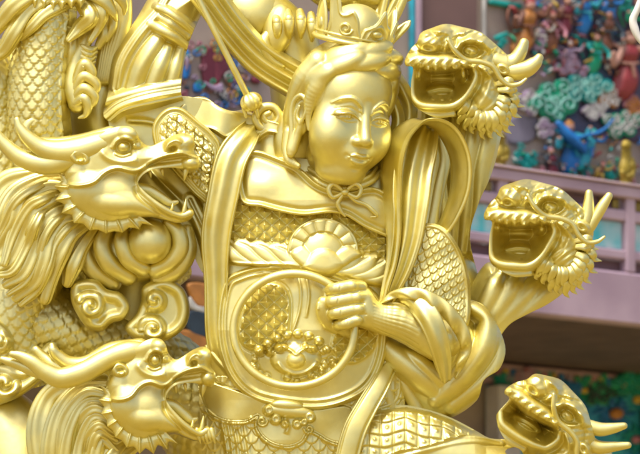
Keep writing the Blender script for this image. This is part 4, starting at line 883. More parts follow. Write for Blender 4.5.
def build_rod():
    t = thing('staff', 'thin straight gold rod ending in a fluted knob above the warrior\'s shoulder', 'staff', (250, 102, 30))
    mb = MB(); tube(mb, [(192, -14, 44, 3.0), (222, 46, 38, 3.2), (247, 95, 30, 3.4)], seg=14, n=4); mb.build('shaft', GOLD, t)
    mb = MB(); ball(mb, (251, 102, 29), (11, 9.5, 11), rot=(0, 0, -25), n=26, fn=lambda v: 1+0.06*np.cos(np.arctan2(v[..., 2], v[..., 0])*9)*np.sqrt(np.clip(1-v[..., 1]**2, 0, 1)))
    tube(mb, [(244, 108, 28, 2.5), (246, 117, 27, 1.6)], seg=8, n=3); tube(mb, [(256, 109, 28, 2.5), (258, 117, 27, 1.6)], seg=8, n=3)
    mb.build('knob', GOLD, t)
def profile_head(t, T, z0, seed=0):
    """dragon head seen from the side: carved half mirrored at the plane z0; T maps the drawing to this head's own place"""
    def q(pts): return [tuple(T(p[0], p[1]))+tuple(p[2:]) for p in pts]
    o = q([(66, 184), (62, 170), (74, 152), (92, 140), (110, 129), (125, 126), (135, 130), (141, 141), (150, 146), (160, 142), (172, 136), (184, 133), (193, 137), (195, 146), (194, 152), (200, 158), (200, 166), (194, 172), (184, 171), (176, 168), (164, 168), (152, 170), (143, 175), (138, 183),
           (143, 190), (153, 198), (165, 206), (176, 212), (184, 211), (191, 208), (194, 214), (188, 221), (176, 223), (163, 220), (150, 217), (135, 220), (112, 226), (95, 224), (80, 216), (70, 202)])
    xs = [p[0] for p in o]; ys = [p[1] for p in o]
    R = Relief(min(xs)-22, min(ys)-8, max(xs)+8, max(ys)+18, 0.5, z0-9)
    sd = R.poly(o, 5); X, Y = R.X, R.Y; sc_ = np.linalg.norm(np.array(T(123, 147))-np.array(T(105, 196)))/52.2
    R.H = np.where(sd < 0, z0+R.inflate(sd, 17, 17), z0-3)
    def E(x, y, rx, ry, z, rz, a=0, k=2): c = T(x, y); R.ell(c[0], c[1], rx*KX, ry, z0+z, rz, a, k)
    KX = (T(190, 150)[0]-T(90, 150)[0])/100.0
    E(108, 194, 46, 28, 0, 23, 9, 6); E(132, 203, 32, 13, 4, 18, 16, 7); E(88, 190, 22, 22, 4, 19, 0, 7); E(112, 204, 26, 12, 8, 16, 8, 7)
    # face above the cheek stands proud
    up = R.poly(q([(56, 181), (70, 187), (84, 187), (96, 183), (106, 174), (118, 170), (132, 173), (142, 171), (154, 163), (168, 157), (182, 155), (200, 158), (200, 120), (60, 110), (50, 170)]), 4)
    R.H += 6*ss(1.0, -1.8, up)*ss(1, -3, sd)+2.6*np.exp(-((up+2.2)/1.7)**2)
    E(112, 136, 30, 13, 8, 16, -16, 4); E(128, 134, 12, 8, 18, 10, 10, 3)
    c = T(124, 147); R.bump(c[0], c[1], 11*KX, 9, -9); E(123.5, 147, 6.6, 5.6, 17, 8, 0, .5); E(137, 146, 6, 5.4, 14, 8, 0, 1)
    R.ridge(q([(112, 149), (117, 141), (125, 138), (133, 142), (134, 150)]), 2.0, 4.0); R.ridge(q([(114, 153), (122, 156), (132, 153)]), 1.6, 2.5)
    R.ridge(q([(100, 150), (108, 158), (122, 162), (138, 160)]), 3, 2.5)
    R.tub([a+(z0+8, r) for a, r in zip(q([(132, 162), (150, 155), (168, 147), (184, 141)]), (9, 10, 10, 8))], 4)
    E(174, 146, 13, 8.5, 14, 11, -18, 2); E(188, 142, 8, 7, 11, 9, 0, 2)
    c = T(173, 149); R.bump(c[0], c[1], 4.5*KX, 3, -9, -30); R.ridge(q([(166, 152), (168, 144), (176, 140), (182, 143)]), 1.6, 3)
    R.tub([a+(z0+z, r) for a, z, r in zip(q([(139, 184), (141, 177), (148, 171), (158, 168), (172, 166), (186, 164)]), (14, 15, 16, 15, 13, 11), (3, 3.4, 3.6, 3.6, 4, 5))], 1)
    E(190, 163, 10.5, 8, 9, 12, 5, 1.5); E(199, 161, 5, 5, 7, 7, 0, 1)
    R.ridge(q([(146, 166), (160, 160), (174, 158), (184, 156)]), 1.5, -3)
    R.tub([a+(z0+z, r) for a, z, r in zip(q([(139, 182), (143, 192), (154, 202), (166, 210), (180, 216), (190, 213)]), (14, 15, 15, 14, 11, 8), (3, 3.4, 3.4, 3.4, 3.4, 3.6))], 1)
    R.ridge(q([(134, 186), (139, 197), (152, 208), (168, 217), (184, 221)]), 2.0, -3.5)
    c = T(79, 157); R.ell(c[0], c[1], 11*KX+1, 7.5, z0+19, 11, 20, 1); R.bump(c[0]+1, c[1]+.5, 7*KX, 4.5, -9, 25); R.dome(c[0]+2, c[1]+3, 3.4, 2.8, 5)
    R.blur(1); head = R.mesh(sd, mirror=z0).build('head', GOLD, t)
    # fringe of fins round the jaw
    arc = cr(q([(66, 176), (64, 190), (68, 204), (78, 216), (94, 225), (112, 228), (130, 224), (146, 220)]), 6)[:, :2]; n = 9
    ctr = np.array(T(105, 190)); out = []; inn = []
    for i in range(n*6+1):
        f = i/(n*6)*(len(arc)-1); a = arc[int(f)]*(1-f % 1)+arc[min(int(f)+1, len(arc)-1)]*(f % 1); d = a-ctr; d /= np.linalg.norm(d)
        k = (i % 6)/6; s_ = 1-min(k, 1-k)*2; out.append(tuple(a+d*(3.5+6.5*s_**1.3*(0.75+.4*math.sin(i*.13+seed))))); inn.append(tuple(a-d*9))
    R2 = Relief(min(xs)-26, min(ys)+20, max(xs)+8, max(ys)+24, 0.5, z0+8); sd2 = R2.poly(out+inn[::-1], smooth=False)
    R2.H += 3*np.exp(-(np.clip(sd2+20, 0, 40)/12)**2)+R2.inflate(sd2, 4, 5)
    for i in range(0, n*6+1, 6): R2.ridge([inn[i], out[i]], 1.3, 2.2, taper=False)
    R2.mesh(sd2, back=6).build('jaw_fin', GOLD, t)
    # mouth inside: tongue, teeth, palate on the centre plane
    mb = MB(); c = q([(136, 188), (148, 190), (160, 197), (170, 203), (177, 202)])
    tube(mb, [a+(z0+2, r) for a, r in zip(c, (6, 5.5, 5, 4, 2))], seg=12, flat=.7); mb.build('tongue', GOLD, t)
    for k, (x, y, x2, y2, r) in enumerate(((186, 170, 184, 181, 3), (150, 172, 151, 178, 2), (162, 170, 163, 176, 2), (184, 212, 186, 199, 2.6), (172, 209, 173, 203, 1.8))):
        a = T(x, y); b = T(x2, y2)
        for s in (1, -1): mb = MB(); tube(mb, [a+(z0+s*10, r), ((a[0]+b[0])/2, (a[1]+b[1])/2, z0+s*10, r*.7), b+(z0+s*9, .3)], seg=8, n=3); mb.build('tooth', GOLD, t)
def locks(t, name, L, z=0, ng=3, gh=0.18, seg=18):
    """each row list is one tapering lock of hair, grooved lengthwise"""
    mb = MB()
    rng = random.Random(len(L)*7+3)
    for k, pts in enumerate(L):
        a_, f_, p_ = rng.uniform(.6, 2.6), rng.uniform(1.5, 2.6), rng.uniform(0, 6); n_ = len(pts)-1
        pts = [(p[0]+a_*math.sin(f_*i+p_), p[1]+a_*math.cos(f_*i+p_), p[2]+2*a_*math.sin(f_*i+p_+1), p[3]*rng.uniform(.85, 1.12)) for i, p in enumerate(pts)]
        tube(mb, [(p[0], p[1], p[2]+z, p[3]) for p in pts], seg=seg*2, n=8, flat=.75, groove=ng*2, gd=gh*.5, twist=.6)
    return mb.build(name, GOLD, t)
def build_dragon_upper_left():
    t = thing('dragon_statue', 'gold dragon head in profile, long swept horns, snout at the warrior\'s shoulder', 'statue', (100, 330, 40), group='gold dragons around the warrior')
    z0 = 52; profile_head(t, lambda x, y: (float(x), float(y)), z0)
    mb = MB(); tube(mb, [(120, 137, z0+12, 8), (100, 144, z0+14, 12), (80, 150, z0+15, 13), (60, 152, z0+15, 12), (42, 148, z0+16, 9.5), (28, 138, z0+17, 7), (20, 128, z0+17, 5), (17, 120, z0+17, 3.2)], seg=20, flat=.85)
    tube(mb, [(90, 152, z0+11, 9), (66, 160, z0+12, 12), (44, 164, z0+12, 11), (22, 158, z0+12, 9), (6, 146, z0+12, 7), (-6, 132, z0+12, 5)], seg=20, flat=.85); mb.build('horn', GOLD, t)
    mb = MB(); tube(mb, [(110, 134, z0-14, 8), (80, 144, z0-22, 10), (52, 146, z0-26, 9), (34, 142, z0-28, 7), (26, 130, z0-28, 6), (32, 121, z0-28, 5.5), (41, 122, z0-28, 5), (44, 131, z0-28, 4)], seg=16)
    mb.build('horn', GOLD, t)
    L = [[(72, 176, 8, 5), (45, 180, 12, 8), (18, 192, 12, 9), (2, 216, 10, 9), (-10, 250, 6, 8)],
         [(70, 186, 12, 5), (46, 189, 18, 7), (24, 200, 19, 9), (12, 224, 16, 9), (2, 250, 12, 9), (-14, 268, 8, 7)],
         [(72, 196, 14, 5), (50, 200, 20, 7), (32, 212, 22, 8), (24, 234, 20, 9), (12, 258, 16, 8), (-8, 270, 12, 6)],
         [(74, 205, 12, 5), (54, 212, 18, 7), (42, 226, 20, 8), (36, 248, 18, 9), (24, 272, 14, 8), (6, 284, 10, 6)],
         [(80, 214, 10, 5), (62, 222, 16, 8), (50, 238, 17, 9), (44, 258, 14, 9), (34, 282, 10, 8), (18, 298, 6, 6)],
         [(90, 222, 6, 5), (72, 234, 10, 8), (60, 252, 11, 9), (52, 274, 8, 8), (44, 298, 4, 6)],
         [(98, 226, 0, 6), (84, 244, 2, 8), (72, 264, 2, 8), (66, 284, 0, 6)],
         [(60, 172, -2, 8), (30, 176, -2, 10), (6, 186, -4, 11), (-12, 210, -6, 10)]]
    L += [[(66, 178, 4, 4), (40, 184, 18, 5), (14, 200, 20, 6), (0, 232, 18, 5), (-12, 256, 14, 4)], [(68, 191, 10, 4), (44, 196, 24, 5), (26, 210, 26, 6), (16, 234, 24, 6), (2, 262, 18, 4)],
          [(72, 201, 10, 4), (50, 207, 22, 5), (34, 222, 26, 6), (28, 246, 24, 6), (14, 268, 18, 5), (-6, 276, 14, 3)], [(76, 210, 10, 4), (58, 217, 20, 5), (44, 234, 22, 6), (38, 258, 20, 6), (26, 280, 14, 5), (8, 294, 10, 3)],
          [(84, 218, 8, 4), (66, 228, 16, 5), (54, 246, 18, 6), (46, 268, 16, 6), (36, 290, 10, 5), (22, 304, 6, 3)]]
    locks(t, 'mane', L, z0-24, ng=3, gh=.26)
    mb = MB(); scaled_body(mb, [(120, 205, z0-34, 14), (92, 218, z0-44, 22), (62, 240, z0-58, 26), (34, 278, z0-62, 28), (14, 320, z0-66, 30), (24, 380, z0-84, 34)], px=11, h=2.2); mb.build('neck', GOLD, t)
def build_dragon_lower_left():
    t = thing('dragon_statue', 'gold dragon head in profile with forked antlers, below the cloud scrolls', 'statue', (140, 500, 40), group='gold dragons around the warrior')
    z0 = 66
    def T(x, y): dx, dy = x-124, y-147; return (155.5+dx*.79-0.02*dy, 360+dy*1.05+dx*0.02)
    profile_head(t, T, z0, 2)
    mb = MB(); tube(mb, [(150, 350, z0+12, 7), (128, 352, z0+14, 11), (106, 360, z0+14, 10.5), (84, 372, z0+14, 11), (62, 378, z0+14, 10.5), (46, 372, z0+15, 9), (32, 362, z0+16, 7), (20, 356, z0+16, 5), (12, 354, z0+16, 3.4)], seg=20, flat=.85)
    tube(mb, [(50, 374, z0+12, 7), (34, 370, z0+9, 7), (18, 364, z0+8, 5.5), (8, 361, z0+8, 4.5), (2, 359, z0+8, 3)], seg=16); mb.build('horn', GOLD, t)
    mb = MB(); tube(mb, [(140, 346, z0-8, 8), (112, 352, z0-8, 10), (88, 364, z0-6, 9), (70, 364, z0-4, 8), (58, 356, z0-2, 6.4), (53, 350, z0, 5), (52, 346, z0, 3.6)], seg=18)
    tube(mb, [(74, 368, z0-6, 7), (56, 366, z0-8, 7), (44, 358, z0-10, 6), (36, 350, z0-10, 4.4)], seg=16); mb.build('horn', GOLD, t)
    L = []
    for k in range(8):
        a = k/7.0; sx, sy = 108-6*a+2*k, 384+k*9.5
        L.append([(sx, sy, 12+6*math.sin(a*3), 4.5), (sx-26+10*a, sy+4-2*k, 18+4*math.sin(a*3), 6.5), (sx-46+24*a, sy+24-k, 16, 7.5), (sx-58+34*a, sy+58, 12, 8), (sx-60+38*a, sy+110, 8, 8)])
    L.append([(104, 378, 0, 7), (72, 384, 4, 10), (50, 400, 4, 12), (42, 430, 2, 12), (44, 480, 0, 12)])
    for k in range(4): L.append([(112+k*9, 430+k*5, 6, 5), (96+k*8, 446+k*5, 14, 8), (84+k*8, 470+k*5, 12, 10), (76+k*8, 510, 6, 9)])
    locks(t, 'mane', L, z0-24, ng=3, gh=.26)
    mb = MB(); tube(mb, [(150, 410, z0-36, 16), (120, 430, z0-44, 26), (94, 470, z0-48, 34), (80, 540, z0-54, 38)], seg=30); mb.build('neck', GOLD, t)
    mb = MB()
    for k in range(5): x = 199+k*3.6; tube(mb, [(x-2, 430, z0+8, 3), (x, 437, z0+9, 2.4), (x+1.5, 443-(k % 2)*2, z0+8, .8)], seg=8, n=3)
    mb.build('beard', GOLD, t)
def front_head(t, xf, sd_seed=0, jaw=0.0, teeth=1.0, fringe=1.0, rough=.8, horn=None, whisker=True, neck=None, z0=20):
    """dragon head seen three-quarters from the front, roaring; drawn once, then turned and moved by xf"""
    R = Relief(396, 18, 530, 140, 0.5, z0); X, Y = R.X, R.Y; J = jaw
    o = [(405, 60), (410, 50), (417, 42), (421, 33), (432, 28), (446, 24), (462, 27), (480, 32), (493, 42), (503, 51), (512, 60), (515, 72), (514, 90), (515, 103), (509, 112), (503, 124), (489, 127), (476, 129), (466, 118), (452, 117-J), (437, 118-J), (421, 111-J), (412, 102-J), (411, 84), (413, 68), (406, 66)]
    sd = R.poly(o, 5); R.H = z0+R.inflate(sd, 24, 34)
    R.ell(478, 62, 34, 34, z0+4, 30, 0, 6); R.ell(440, 44, 26, 17, z0+20, 22, 8, 5); R.ell(487, 98, 21, 26, z0+8, 24, 10, 5); R.ell(468, 38, 26, 12, z0+16, 16, 12, 5)
    # brow, eye
    R.bump(472, 51, 12, 7, -6); R.ell(471, 51, 7.4, 5.0, z0+29, 7.5, 6, 1.4); R.bump(468.5, 52, 1.8, 1.5, -2.0)
    R.ridge([(455, 52), (461, 43), (472, 40.5), (484, 43.5), (493, 51)], 4.4, 10.5); R.ridge([(460, 55), (468, 58.5), (478, 57.5), (486, 52)], 1.8, 3.5)
    R.ridge([(462, 33), (474, 30), (488, 37)], 2.2, 3); R.ridge([(450, 33), (456, 40), (456, 48)], 2.2, -3)
    # nose: two big nostril wings and the bridge
    R.ell(430, 43, 13, 10, z0+39, 13, 8, 1.5); R.ell(449, 46, 8, 7, z0+36, 9, 0, 1.5); R.ell(440, 37, 10, 8, z0+38, 9, 0, 2); R.bump(428, 48, 5, 3, -7, 10); R.bump(450, 50, 3.4, 2.5, -6)
    R.ridge([(420, 36), (430, 31), (444, 32), (456, 38)], 2, 3)
    R.ell(416, 51, 8, 7, z0+28, 9, 0, 2)
    R.H += rough*np.sin(X*.55+Y*.2+2*np.sin(Y*.17+sd_seed))*np.sin(Y*.42+X*.13+sd_seed)
    # moustache fringe over the open mouth
    fr = [(404, 62), (407, 57), (418, 54), (432, 55), (448, 55), (462, 57), (470, 61)]
    k = 7; e_ = []
    for i in range(k*2+1):
        f = i/(k*2); x = 469-f*64; e_.append((x+1.2*math.sin(i*7.), 65+2.5*math.sin(f*3.1)+((4.6+1.6*math.sin(i*5.+sd_seed))*fringe if i % 2 else 0)))
    sf = R.poly(fr+e_, smooth=False); R.H = smax(R.H, z0+46+R.inflate(sf, 7, 6)+1.1*np.sin(X*.68+2*np.sin(Y*.3))*ss(57, 62, Y)-np.clip(sf, 0, 99)*4-0.12*np.abs(X-435), .8)
    for i in range(1, k*2, 2): R.ridge([(e_[i][0], e_[i][1]), (e_[i][0]+1, e_[i][1]-7)], 1.2, 1.6)
    # mouth hollow
    mo = R.poly([(415, 70), (432, 72), (450, 71), (468, 69), (472, 74), (469, 86), (461, 96-J*.6), (450, 101-J), (434, 101-J), (419, 99-J), (415, 88)])
    R.H -= (R.H-(z0-16))*ss(1.5, -3, mo)*.98
    R.ell(440, 94-J, 19, 11, z0-6, 20, -4, 4); R.ridge([(426, 94-J), (440, 91-J), (454, 92-J)], 1.6, -3); R.bump(442, 78, 22, 8, 9)
    for x in (424, 433, 442, 451, 460): R.ell(x, 101-J-(3 if x > 455 else 0), 3.6, 3.4*teeth, z0+25, 6, 0, 2.0)
    R.ell(419, 73, 3, 6*teeth, z0+30, 6, 8, 1); R.ell(463, 73, 2.8, 6*teeth, z0+30, 6, -8, 1)
    # lips
    R.tub([(414, 66, z0+36, 3), (412, 80, z0+36, 3), (413, 96-J, z0+36, 3.2), (421, 105-J, z0+38, 3.6), (437, 107-J, z0+38, 3.8), (452, 106-J, z0+37, 3.4), (463, 99-J*.6, z0+36, 3), (471, 88, z0+35, 2.8), (476, 76, z0+34, 2.8), (474, 68, z0+34, 2.4)], 1.0)
    R.tub([(417, 111-J, z0+30, 4), (435, 115-J, z0+30, 5), (452, 114-J, z0+28, 4)], 3)
    R.ridge([(476, 66), (482, 76), (478, 90), (468, 102)], 2.0, -3.5); R.ridge([(484, 66), (490, 80), (486, 96), (476, 110)], 3, 2.6)
    for k in range(6): R.bump(428+k*11, 31+abs(k-2)*1.6+max(0, k-3)*3, 5, 3.4, 3.2)
    R.ridge([(494, 52), (499, 62), (498, 74)], 2.2, -3); R.ridge([(458, 60), (466, 66), (480, 68), (492, 78), (494, 90)], 2.6, 3.0)
    R.ridge([(443, 52), (446, 44), (454, 36), (466, 33)], 2.6, 3.6); R.ridge([(438, 52), (440, 46)], 1.6, -3)
    # ear, fins behind the cheek
    R.ell(503, 69, 8, 6, z0+26, 9, 30, 1); R.bump(503, 70, 4.5, 3, -6, 30)
    R.blur(1)
    R.mesh(sd, back=34, xf=xf).build('head', GOLD, t)
    mb = MB(); rng = random.Random(sd_seed+5)
    ends = [(519, 92), (521, 104), (518, 115), (514, 125), (507, 132), (500, 138), (491, 139), (482, 138), (473, 134), (465, 128), (456, 125)]
    for row in range(2):
        for i, (ex, ey) in enumerate(ends):
            ex, ey = ex+rng.uniform(-2, 2)-row*5*(ex-478)/40, ey+rng.uniform(-2, 2)-row*8; sx, sy = 480+(ex-480)*.5, 86+(ey-86)*.5
            tube(mb, [tuple(xf(np.array([[x, y, z]], float))[0])+(r_,) for x, y, z, r_ in ((sx, sy, z0+20+row*6, 2.5), ((sx+ex)/2+2, (sy+ey)/2-2, z0+25+row*5, 4.2), (ex*.8+sx*.2-1, ey*.8+sy*.2+1, z0+20+row*6, 3.0), (ex+2.5, ey+1, z0+17+row*6, .3))], seg=18, n=6, flat=.6, groove=3, gd=.2)
    mb.build('beard', GOLD, t)
    X_ = lambda rows: [tuple(xf(np.array([r[:3]], float))[0])+(r[3],) for r in rows]
    for hr in (horn or [[(494, 60, z0+22, 9), (506, 64, z0+20, 10), (515, 60, z0+20, 8), (521, 51, z0+20, 6.6), (524, 43, z0+20, 5)], [(500, 66, z0+20, 8), (513, 71, z0+20, 10), (526, 69, z0+20, 9), (535, 63, z0+20, 7), (539, 58, z0+20, 4.6)]]):
        mb = MB(); tube(mb, X_(hr), seg=18); mb.build('horn', GOLD, t)
    if whisker:
        mb = MB(); tube(mb, X_([(448, 40, z0+50, 2), (455, 51, z0+49, 2.6), (466, 60, z0+45, 2.8), (481, 62, z0+42, 2.8), (493, 67, z0+40, 2.8), (500, 78, z0+38, 2.6), (509, 85, z0+36, 2.4), (519, 84, z0+34, 2.1), (526, 79, z0+32, 1.4)]), seg=12); mb.build('whisker', GOLD, t)
G_DR = 'gold dragons around the warrior'
def build_dragon_upper_right():
    t = thing('dragon_statue', 'roaring gold dragon head behind and above the loop of sash', 'statue', (470, 300, -20), group=G_DR)
    front_head(t, lambda v: v, z0=8)
    R = Relief(398, 96, 512, 330, 0.7, -30); X, Y = R.X, R.Y
    sd = R.poly([(418, 104), (460, 112), (500, 118), (498, 150), (490, 178), (478, 205), (470, 240), (480, 300), (440, 320), (425, 250), (420, 180), (414, 130)])
    R.H += R.inflate(sd, 34, 34)
    for k in range(5):
        x = 426+k*15.5; k = k*1.4; R.strand([(x, 104+abs(k-3)*3, 0, 5), (x+1, 135, 4, 9), (x-1-k, 170, 3, 9), (x+4-k*2.5, 205, -1, 8), (x+6-k*4, 250, -6, 6)], ng=1, gh=1.0)
    R.mesh(sd, back=40).build('neck', GOLD, t)
def build_dragon_middle_right():
    t = thing('dragon_statue', 'roaring gold dragon head in front of the pink balcony, right of the warrior\'s sleeve', 'statue', (530, 400, 0), group=G_DR)
    R_ = rotm(0, 0, 2); c0 = np.array([472, 49, 20.])
    xf = lambda v: (np.asarray(v)-c0)@R_.T+np.array([551.5, 205, 34])
    front_head(t, xf, jaw=-4, sd_seed=2, rough=1.3, teeth=.6, z0=20, horn=[[(494, 60, 36, 6), (503, 67, 36, 7.5), (508, 58, 36, 6.5), (509, 46, 36, 5.5), (509, 36, 36, 4)], [(498, 68, 34, 6), (507, 72, 34, 7), (516, 60, 34, 6), (523, 48, 34, 5.5), (529, 38, 34, 4)]])
    R = Relief(446, 246, 584, 400, 0.7, -10); X, Y = R.X, R.Y
    sd = R.poly([(492, 262), (520, 272), (552, 268), (575, 272), (566, 290), (548, 304), (528, 314), (508, 326), (492, 350), (470, 380), (452, 360), (462, 320), (470, 290), (480, 270)])
    R.H += R.inflate(sd, 30, 30)
    for k in range(4):
        k = k*1.9; R.strand([(502+k*11, 268+2*abs(k-3), 14, 6), (496+k*10, 286, 18, 11), (486+k*8, 306, 17, 11), (474+k*5, 330, 12, 10), (462+k*4, 362, 6, 8)], ng=1, gh=1.0, k=3)
    R.mesh(sd, back=40).build('neck', GOLD, t)
def build_dragon_lower_right():
    t = thing('dragon_statue', 'gold dragon head with upturned snout at the lower right, in front of the painted panel', 'statue', (580, 600, 20), group=G_DR)
    R_ = rotm(0, 0, 33); c0 = np.array([472, 49, 20.])
    xf = lambda v: (np.asarray(v)-c0)@R_.T+np.array([569, 415, 44])
    front_head(t, xf, jaw=12, teeth=0.05, fringe=0.15, sd_seed=4, rough=.5, z0=20, horn=[[(494, 48, 36, 7), (506, 44, 36, 7), (516, 36, 36, 5.5), (524, 28, 36, 3.5)], [(500, 62, 34, 7), (514, 60, 34, 7), (528, 50, 34, 5), (538, 42, 34, 3.4)]])
    mb = MB(); tube(mb, [(560, 450, 30, 30), (590, 490, 10, 36), (600, 560, 0, 38), (580, 640, -10, 36)], seg=28, groove=10, gd=.08); mb.build('neck', GOLD, t)
def scaled_body(mb, path, n=10, seg=72, px=8, h=1.8, belly=None):
    """round body covered in overlapping scales; path rows (x,y,d,r)"""
    c = cr(path, n*6); T, Wd, N = _frames(c[:, :3]); L = np.concatenate([[0], np.cumsum(np.linalg.norm(np.diff(c[:, :3], axis=0), axis=1))])
    th = np.arange(seg*2)*math.pi/seg; r = c[:, 3][:, None]; rm = float(c[:, 3].mean()); U = th[None, :]*rm+0*L[:, None]; V = L[:, None]+0*th[None, :]
    per = 2*math.pi*rm/round(2*math.pi*rm/px); H = scales(U, V, per, px*.62, h)
    if belly is not None:
        d = np.abs((th-rad(belly)+math.pi) % (2*math.pi)-math.pi)[None, :]*rm; m = ss(9, 7.5, d); H = H*(1-m)+m*(1.5+1.6*np.abs(np.sin(V*math.pi/16))**.4)+2.0*np.exp(-((d-8.5)/1.2)**2)
    RR = r+H; P_ = c[:, None, :3]+Wd[:, None]*(RR*np.cos(th))[..., None]+N[:, None]*(RR*np.sin(th))[..., None]
    M, K = P_.shape[:2]; i = np.arange(M-1)[:, None]; j = np.arange(K)[None]; j2 = (j+1) % K
    mb.add(P(P_.reshape(-1, 3)), quad=np.stack([i*K+j, i*K+j2, (i+1)*K+j2, (i+1)*K+j], -1).reshape(-1, 4)); return mb
def build_dragon_column():
    t = thing('dragon_statue', 'upright scaly gold dragon body with hanging mane and clawed leg, upper left', 'statue', (40, 300, -20), group=G_DR)
    mb = MB(); scaled_body(mb, [(52, -40, -2, 28), (46, 10, 2, 28), (40, 60, 2, 28), (38, 110, 0, 29), (44, 170, -14, 30), (60, 240, -30, 30)], px=11.5, h=2.8, belly=28); mb.build('body', GOLD, t)
    L = [[(70, -12, 24, 7), (50, -2, 34, 8), (30, 12, 32, 9), (14, 32, 28, 9), (2, 52, 22, 8), (-12, 60, 18, 5)],
         [(60, -16, 24, 7), (36, -8, 32, 8), (14, 4, 30, 9), (0, 22, 26, 9), (-14, 40, 20, 7)],
         [(74, 0, 24, 6), (58, 8, 34, 7), (44, 14, 34, 7), (30, 26, 31, 6), (20, 40, 27, 3)],
         [(40, -20, 20, 8), (14, -14, 26, 9), (-8, 0, 24, 9), (-20, 20, 20, 8)],
         [(84, 2, 24, 7), (88, 16, 28, 8), (80, 30, 28, 7), (70, 38, 26, 3)], [(94, -2, 20, 8), (100, 12, 24, 8), (98, 28, 24, 6), (90, 40, 22, 3)]]
    locks(t, 'mane', L, 0)
    pts = []; 
    for i in range(13): pts.append((30+i*4.6, 4+(7 if i % 2 else 0)-abs(i-6)*.5))
    R = Relief(22, -16, 96, 22, .5, 34); sd = R.poly([(24, -14)]+pts+[(92, -14)], smooth=False); R.H += R.inflate(sd, 5, 5)
    for i in range(1, 13, 2): R.ridge([pts[i], (pts[i][0]+1, pts[i][1]-9)], 1.4, 2)
    R.mesh(sd, back=6).build('jaw_fin', GOLD, t)
    # leg with curled toes
    mb = MB(); tube(mb, [(92, 20, 0, 9), (84, 40, 8, 9), (76, 62, 12, 8), (72, 84, 14, 9), (78, 104, 14, 10)], seg=18)
    tube(mb, [(70, 28, 8, 5), (72, 48, 14, 6), (68, 66, 12, 4)], seg=14)
    for k, (x, y) in enumerate(((92, 72), (96, 84), (94, 96), (88, 106))):
        tube(mb, [(76, 82+k*7, 18, 6), (84, y-8, 24, 6), (x, y, 24, 5), (x-2, y+9, 22, 3.6), (x-9, y+12, 20, 1.4)], seg=12)
    for k in range(6): tube(mb, [(82-k*.6, 46+k*5, 16, 3), (90-k, 50+k*5, 15, 4), (97-k, 47+k*5, 10, 2)], seg=10, n=4)
    mb.build('leg', GOLD, t)
    mb = MB()
    for k, pts in enumerate(([(100, 16, 4, 5), (104, 32, 8, 6), (98, 46, 8, 4)], [(112, 8, 4, 5), (112, 26, 8, 5), (106, 40, 8, 3)], [(80, -10, 20, 7), (100, -2, 26, 8), (112, 12, 24, 5), (116, 20, 20, 2)], [(96, -14, 20, 6), (116, -6, 24, 7), (124, 6, 22, 4), (124, 14, 20, 1.5)])):
        tube(mb, pts, seg=14, groove=3, gd=.1)
    for k in range(6): tube(mb, [(104+k*4, -16, -6, 7), (108+k*3, 14+k*2, -4, 8), (104+k*2, 44+k*3, -6, 7), (98+k*2, 80, -8, 6)], seg=14, groove=3, gd=.1)
    mb.build('fin', GOLD, t)
def build_dragon_behind():
    t = thing('dragon_statue', 'coiled gold dragon haunch with knuckled claws and flame-like fins, behind the warrior\'s crown', 'statue', (320, 200, -60), group=G_DR)
    mb = MB(); ball(mb, (252, 12, -18), (32, 30, 24), n=24); ball(mb, (278, 30, -4), (16, 26, 14), rot=(0, 0, 12), n=20)
    tube(mb, [(230, -10, -20, 20), (262, 10, -22, 24), (290, 40, -30, 26), (300, 90, -40, 30), (310, 160, -60, 30)], seg=24); mb.build('leg', GOLD, t)
    for x, y in ((277, 27), (289, 24), (301, 24), (312, 27)):
        mb = MB(); tube(mb, [(x-1, y-12, 0, 4), (x, y-4, 9, 5.4), (x+.5, y+5, 10, 4.6), (x, y+13, 4, 2.4)], seg=14); ball(mb, (x, y-5, 10), 5); mb.build('claw', GOLD, t)
    mb = MB(); tube(mb, [(268, 34, 2, 5), (264, 44, 4, 7), (270, 58, 2, 6), (282, 66, 0, 4)], seg=14); mb.build('claw', GOLD, t)
    mb = MB(); scaled_body(mb, [(300, -60, -30, 30), (345, -20, -34, 34), (400, -30, -44, 30), (440, -70, -60, 28)], px=12, h=2); mb.build('body', GOLD, t)
    def leaf(pts, z):
        R = Relief(min(p[0] for p in pts)-3, min(p[1] for p in pts)-3, max(p[0] for p in pts)+3, max(p[1] for p in pts)+3, .5, z); sd = R.poly(pts, 5)
        R.H += R.inflate(sd, 5, 6); a, b = np.array(pts[0], float), np.array(pts[len(pts)//2], float); R.ridge([tuple(a), tuple((a+b)/2), tuple(b)], 2.2, -3.0)
        R.mesh(sd, back=6).build('fin', GOLD, t)
    leaf([(378, 56), (382, 44), (388, 34), (398, 26), (410, 20), (410, 27), (402, 36), (394, 44), (386, 54)], 0)
    leaf([(378, 44), (382, 26), (388, 8), (396, -6), (408, -20), (408, -2), (402, 14), (394, 28), (386, 40)], -6)
    leaf([(372, 40), (372, 20), (380, 0), (384, -20), (390, -10), (388, 10), (384, 26)], -12)
    mb = MB(); tube(mb, [(376, 60, 0, 7), (392, 74, 6, 7), (404, 92, 6, 7), (410, 112, 4, 7), (404, 150, 4, 7)], seg=20, groove=4, gd=.12); tube(mb, [(384, 90, 10, 6), (394, 104, 12, 6), (398, 124, 12, 6), (388, 160, 10, 8), (380, 200, 6, 8)], seg=20, groove=4, gd=.12)
    tube(mb, [(370, 130, 16, 9), (384, 150, 18, 9), (386, 175, 18, 9), (384, 200, 12, 9)], seg=20, groove=4, gd=.1); mb.build('mane', GOLD, t)
def spiral_pts(cx, cy, r0, turns, s=1, a0=0, sh=.85): return [(cx+r0*(1-t*sh)*math.cos(a0+s*t*turns*6.28), cy+r0*(1-t*sh)*math.sin(a0+s*t*turns*6.28)) for t in np.linspace(0, 1, int(12*turns)+4)]
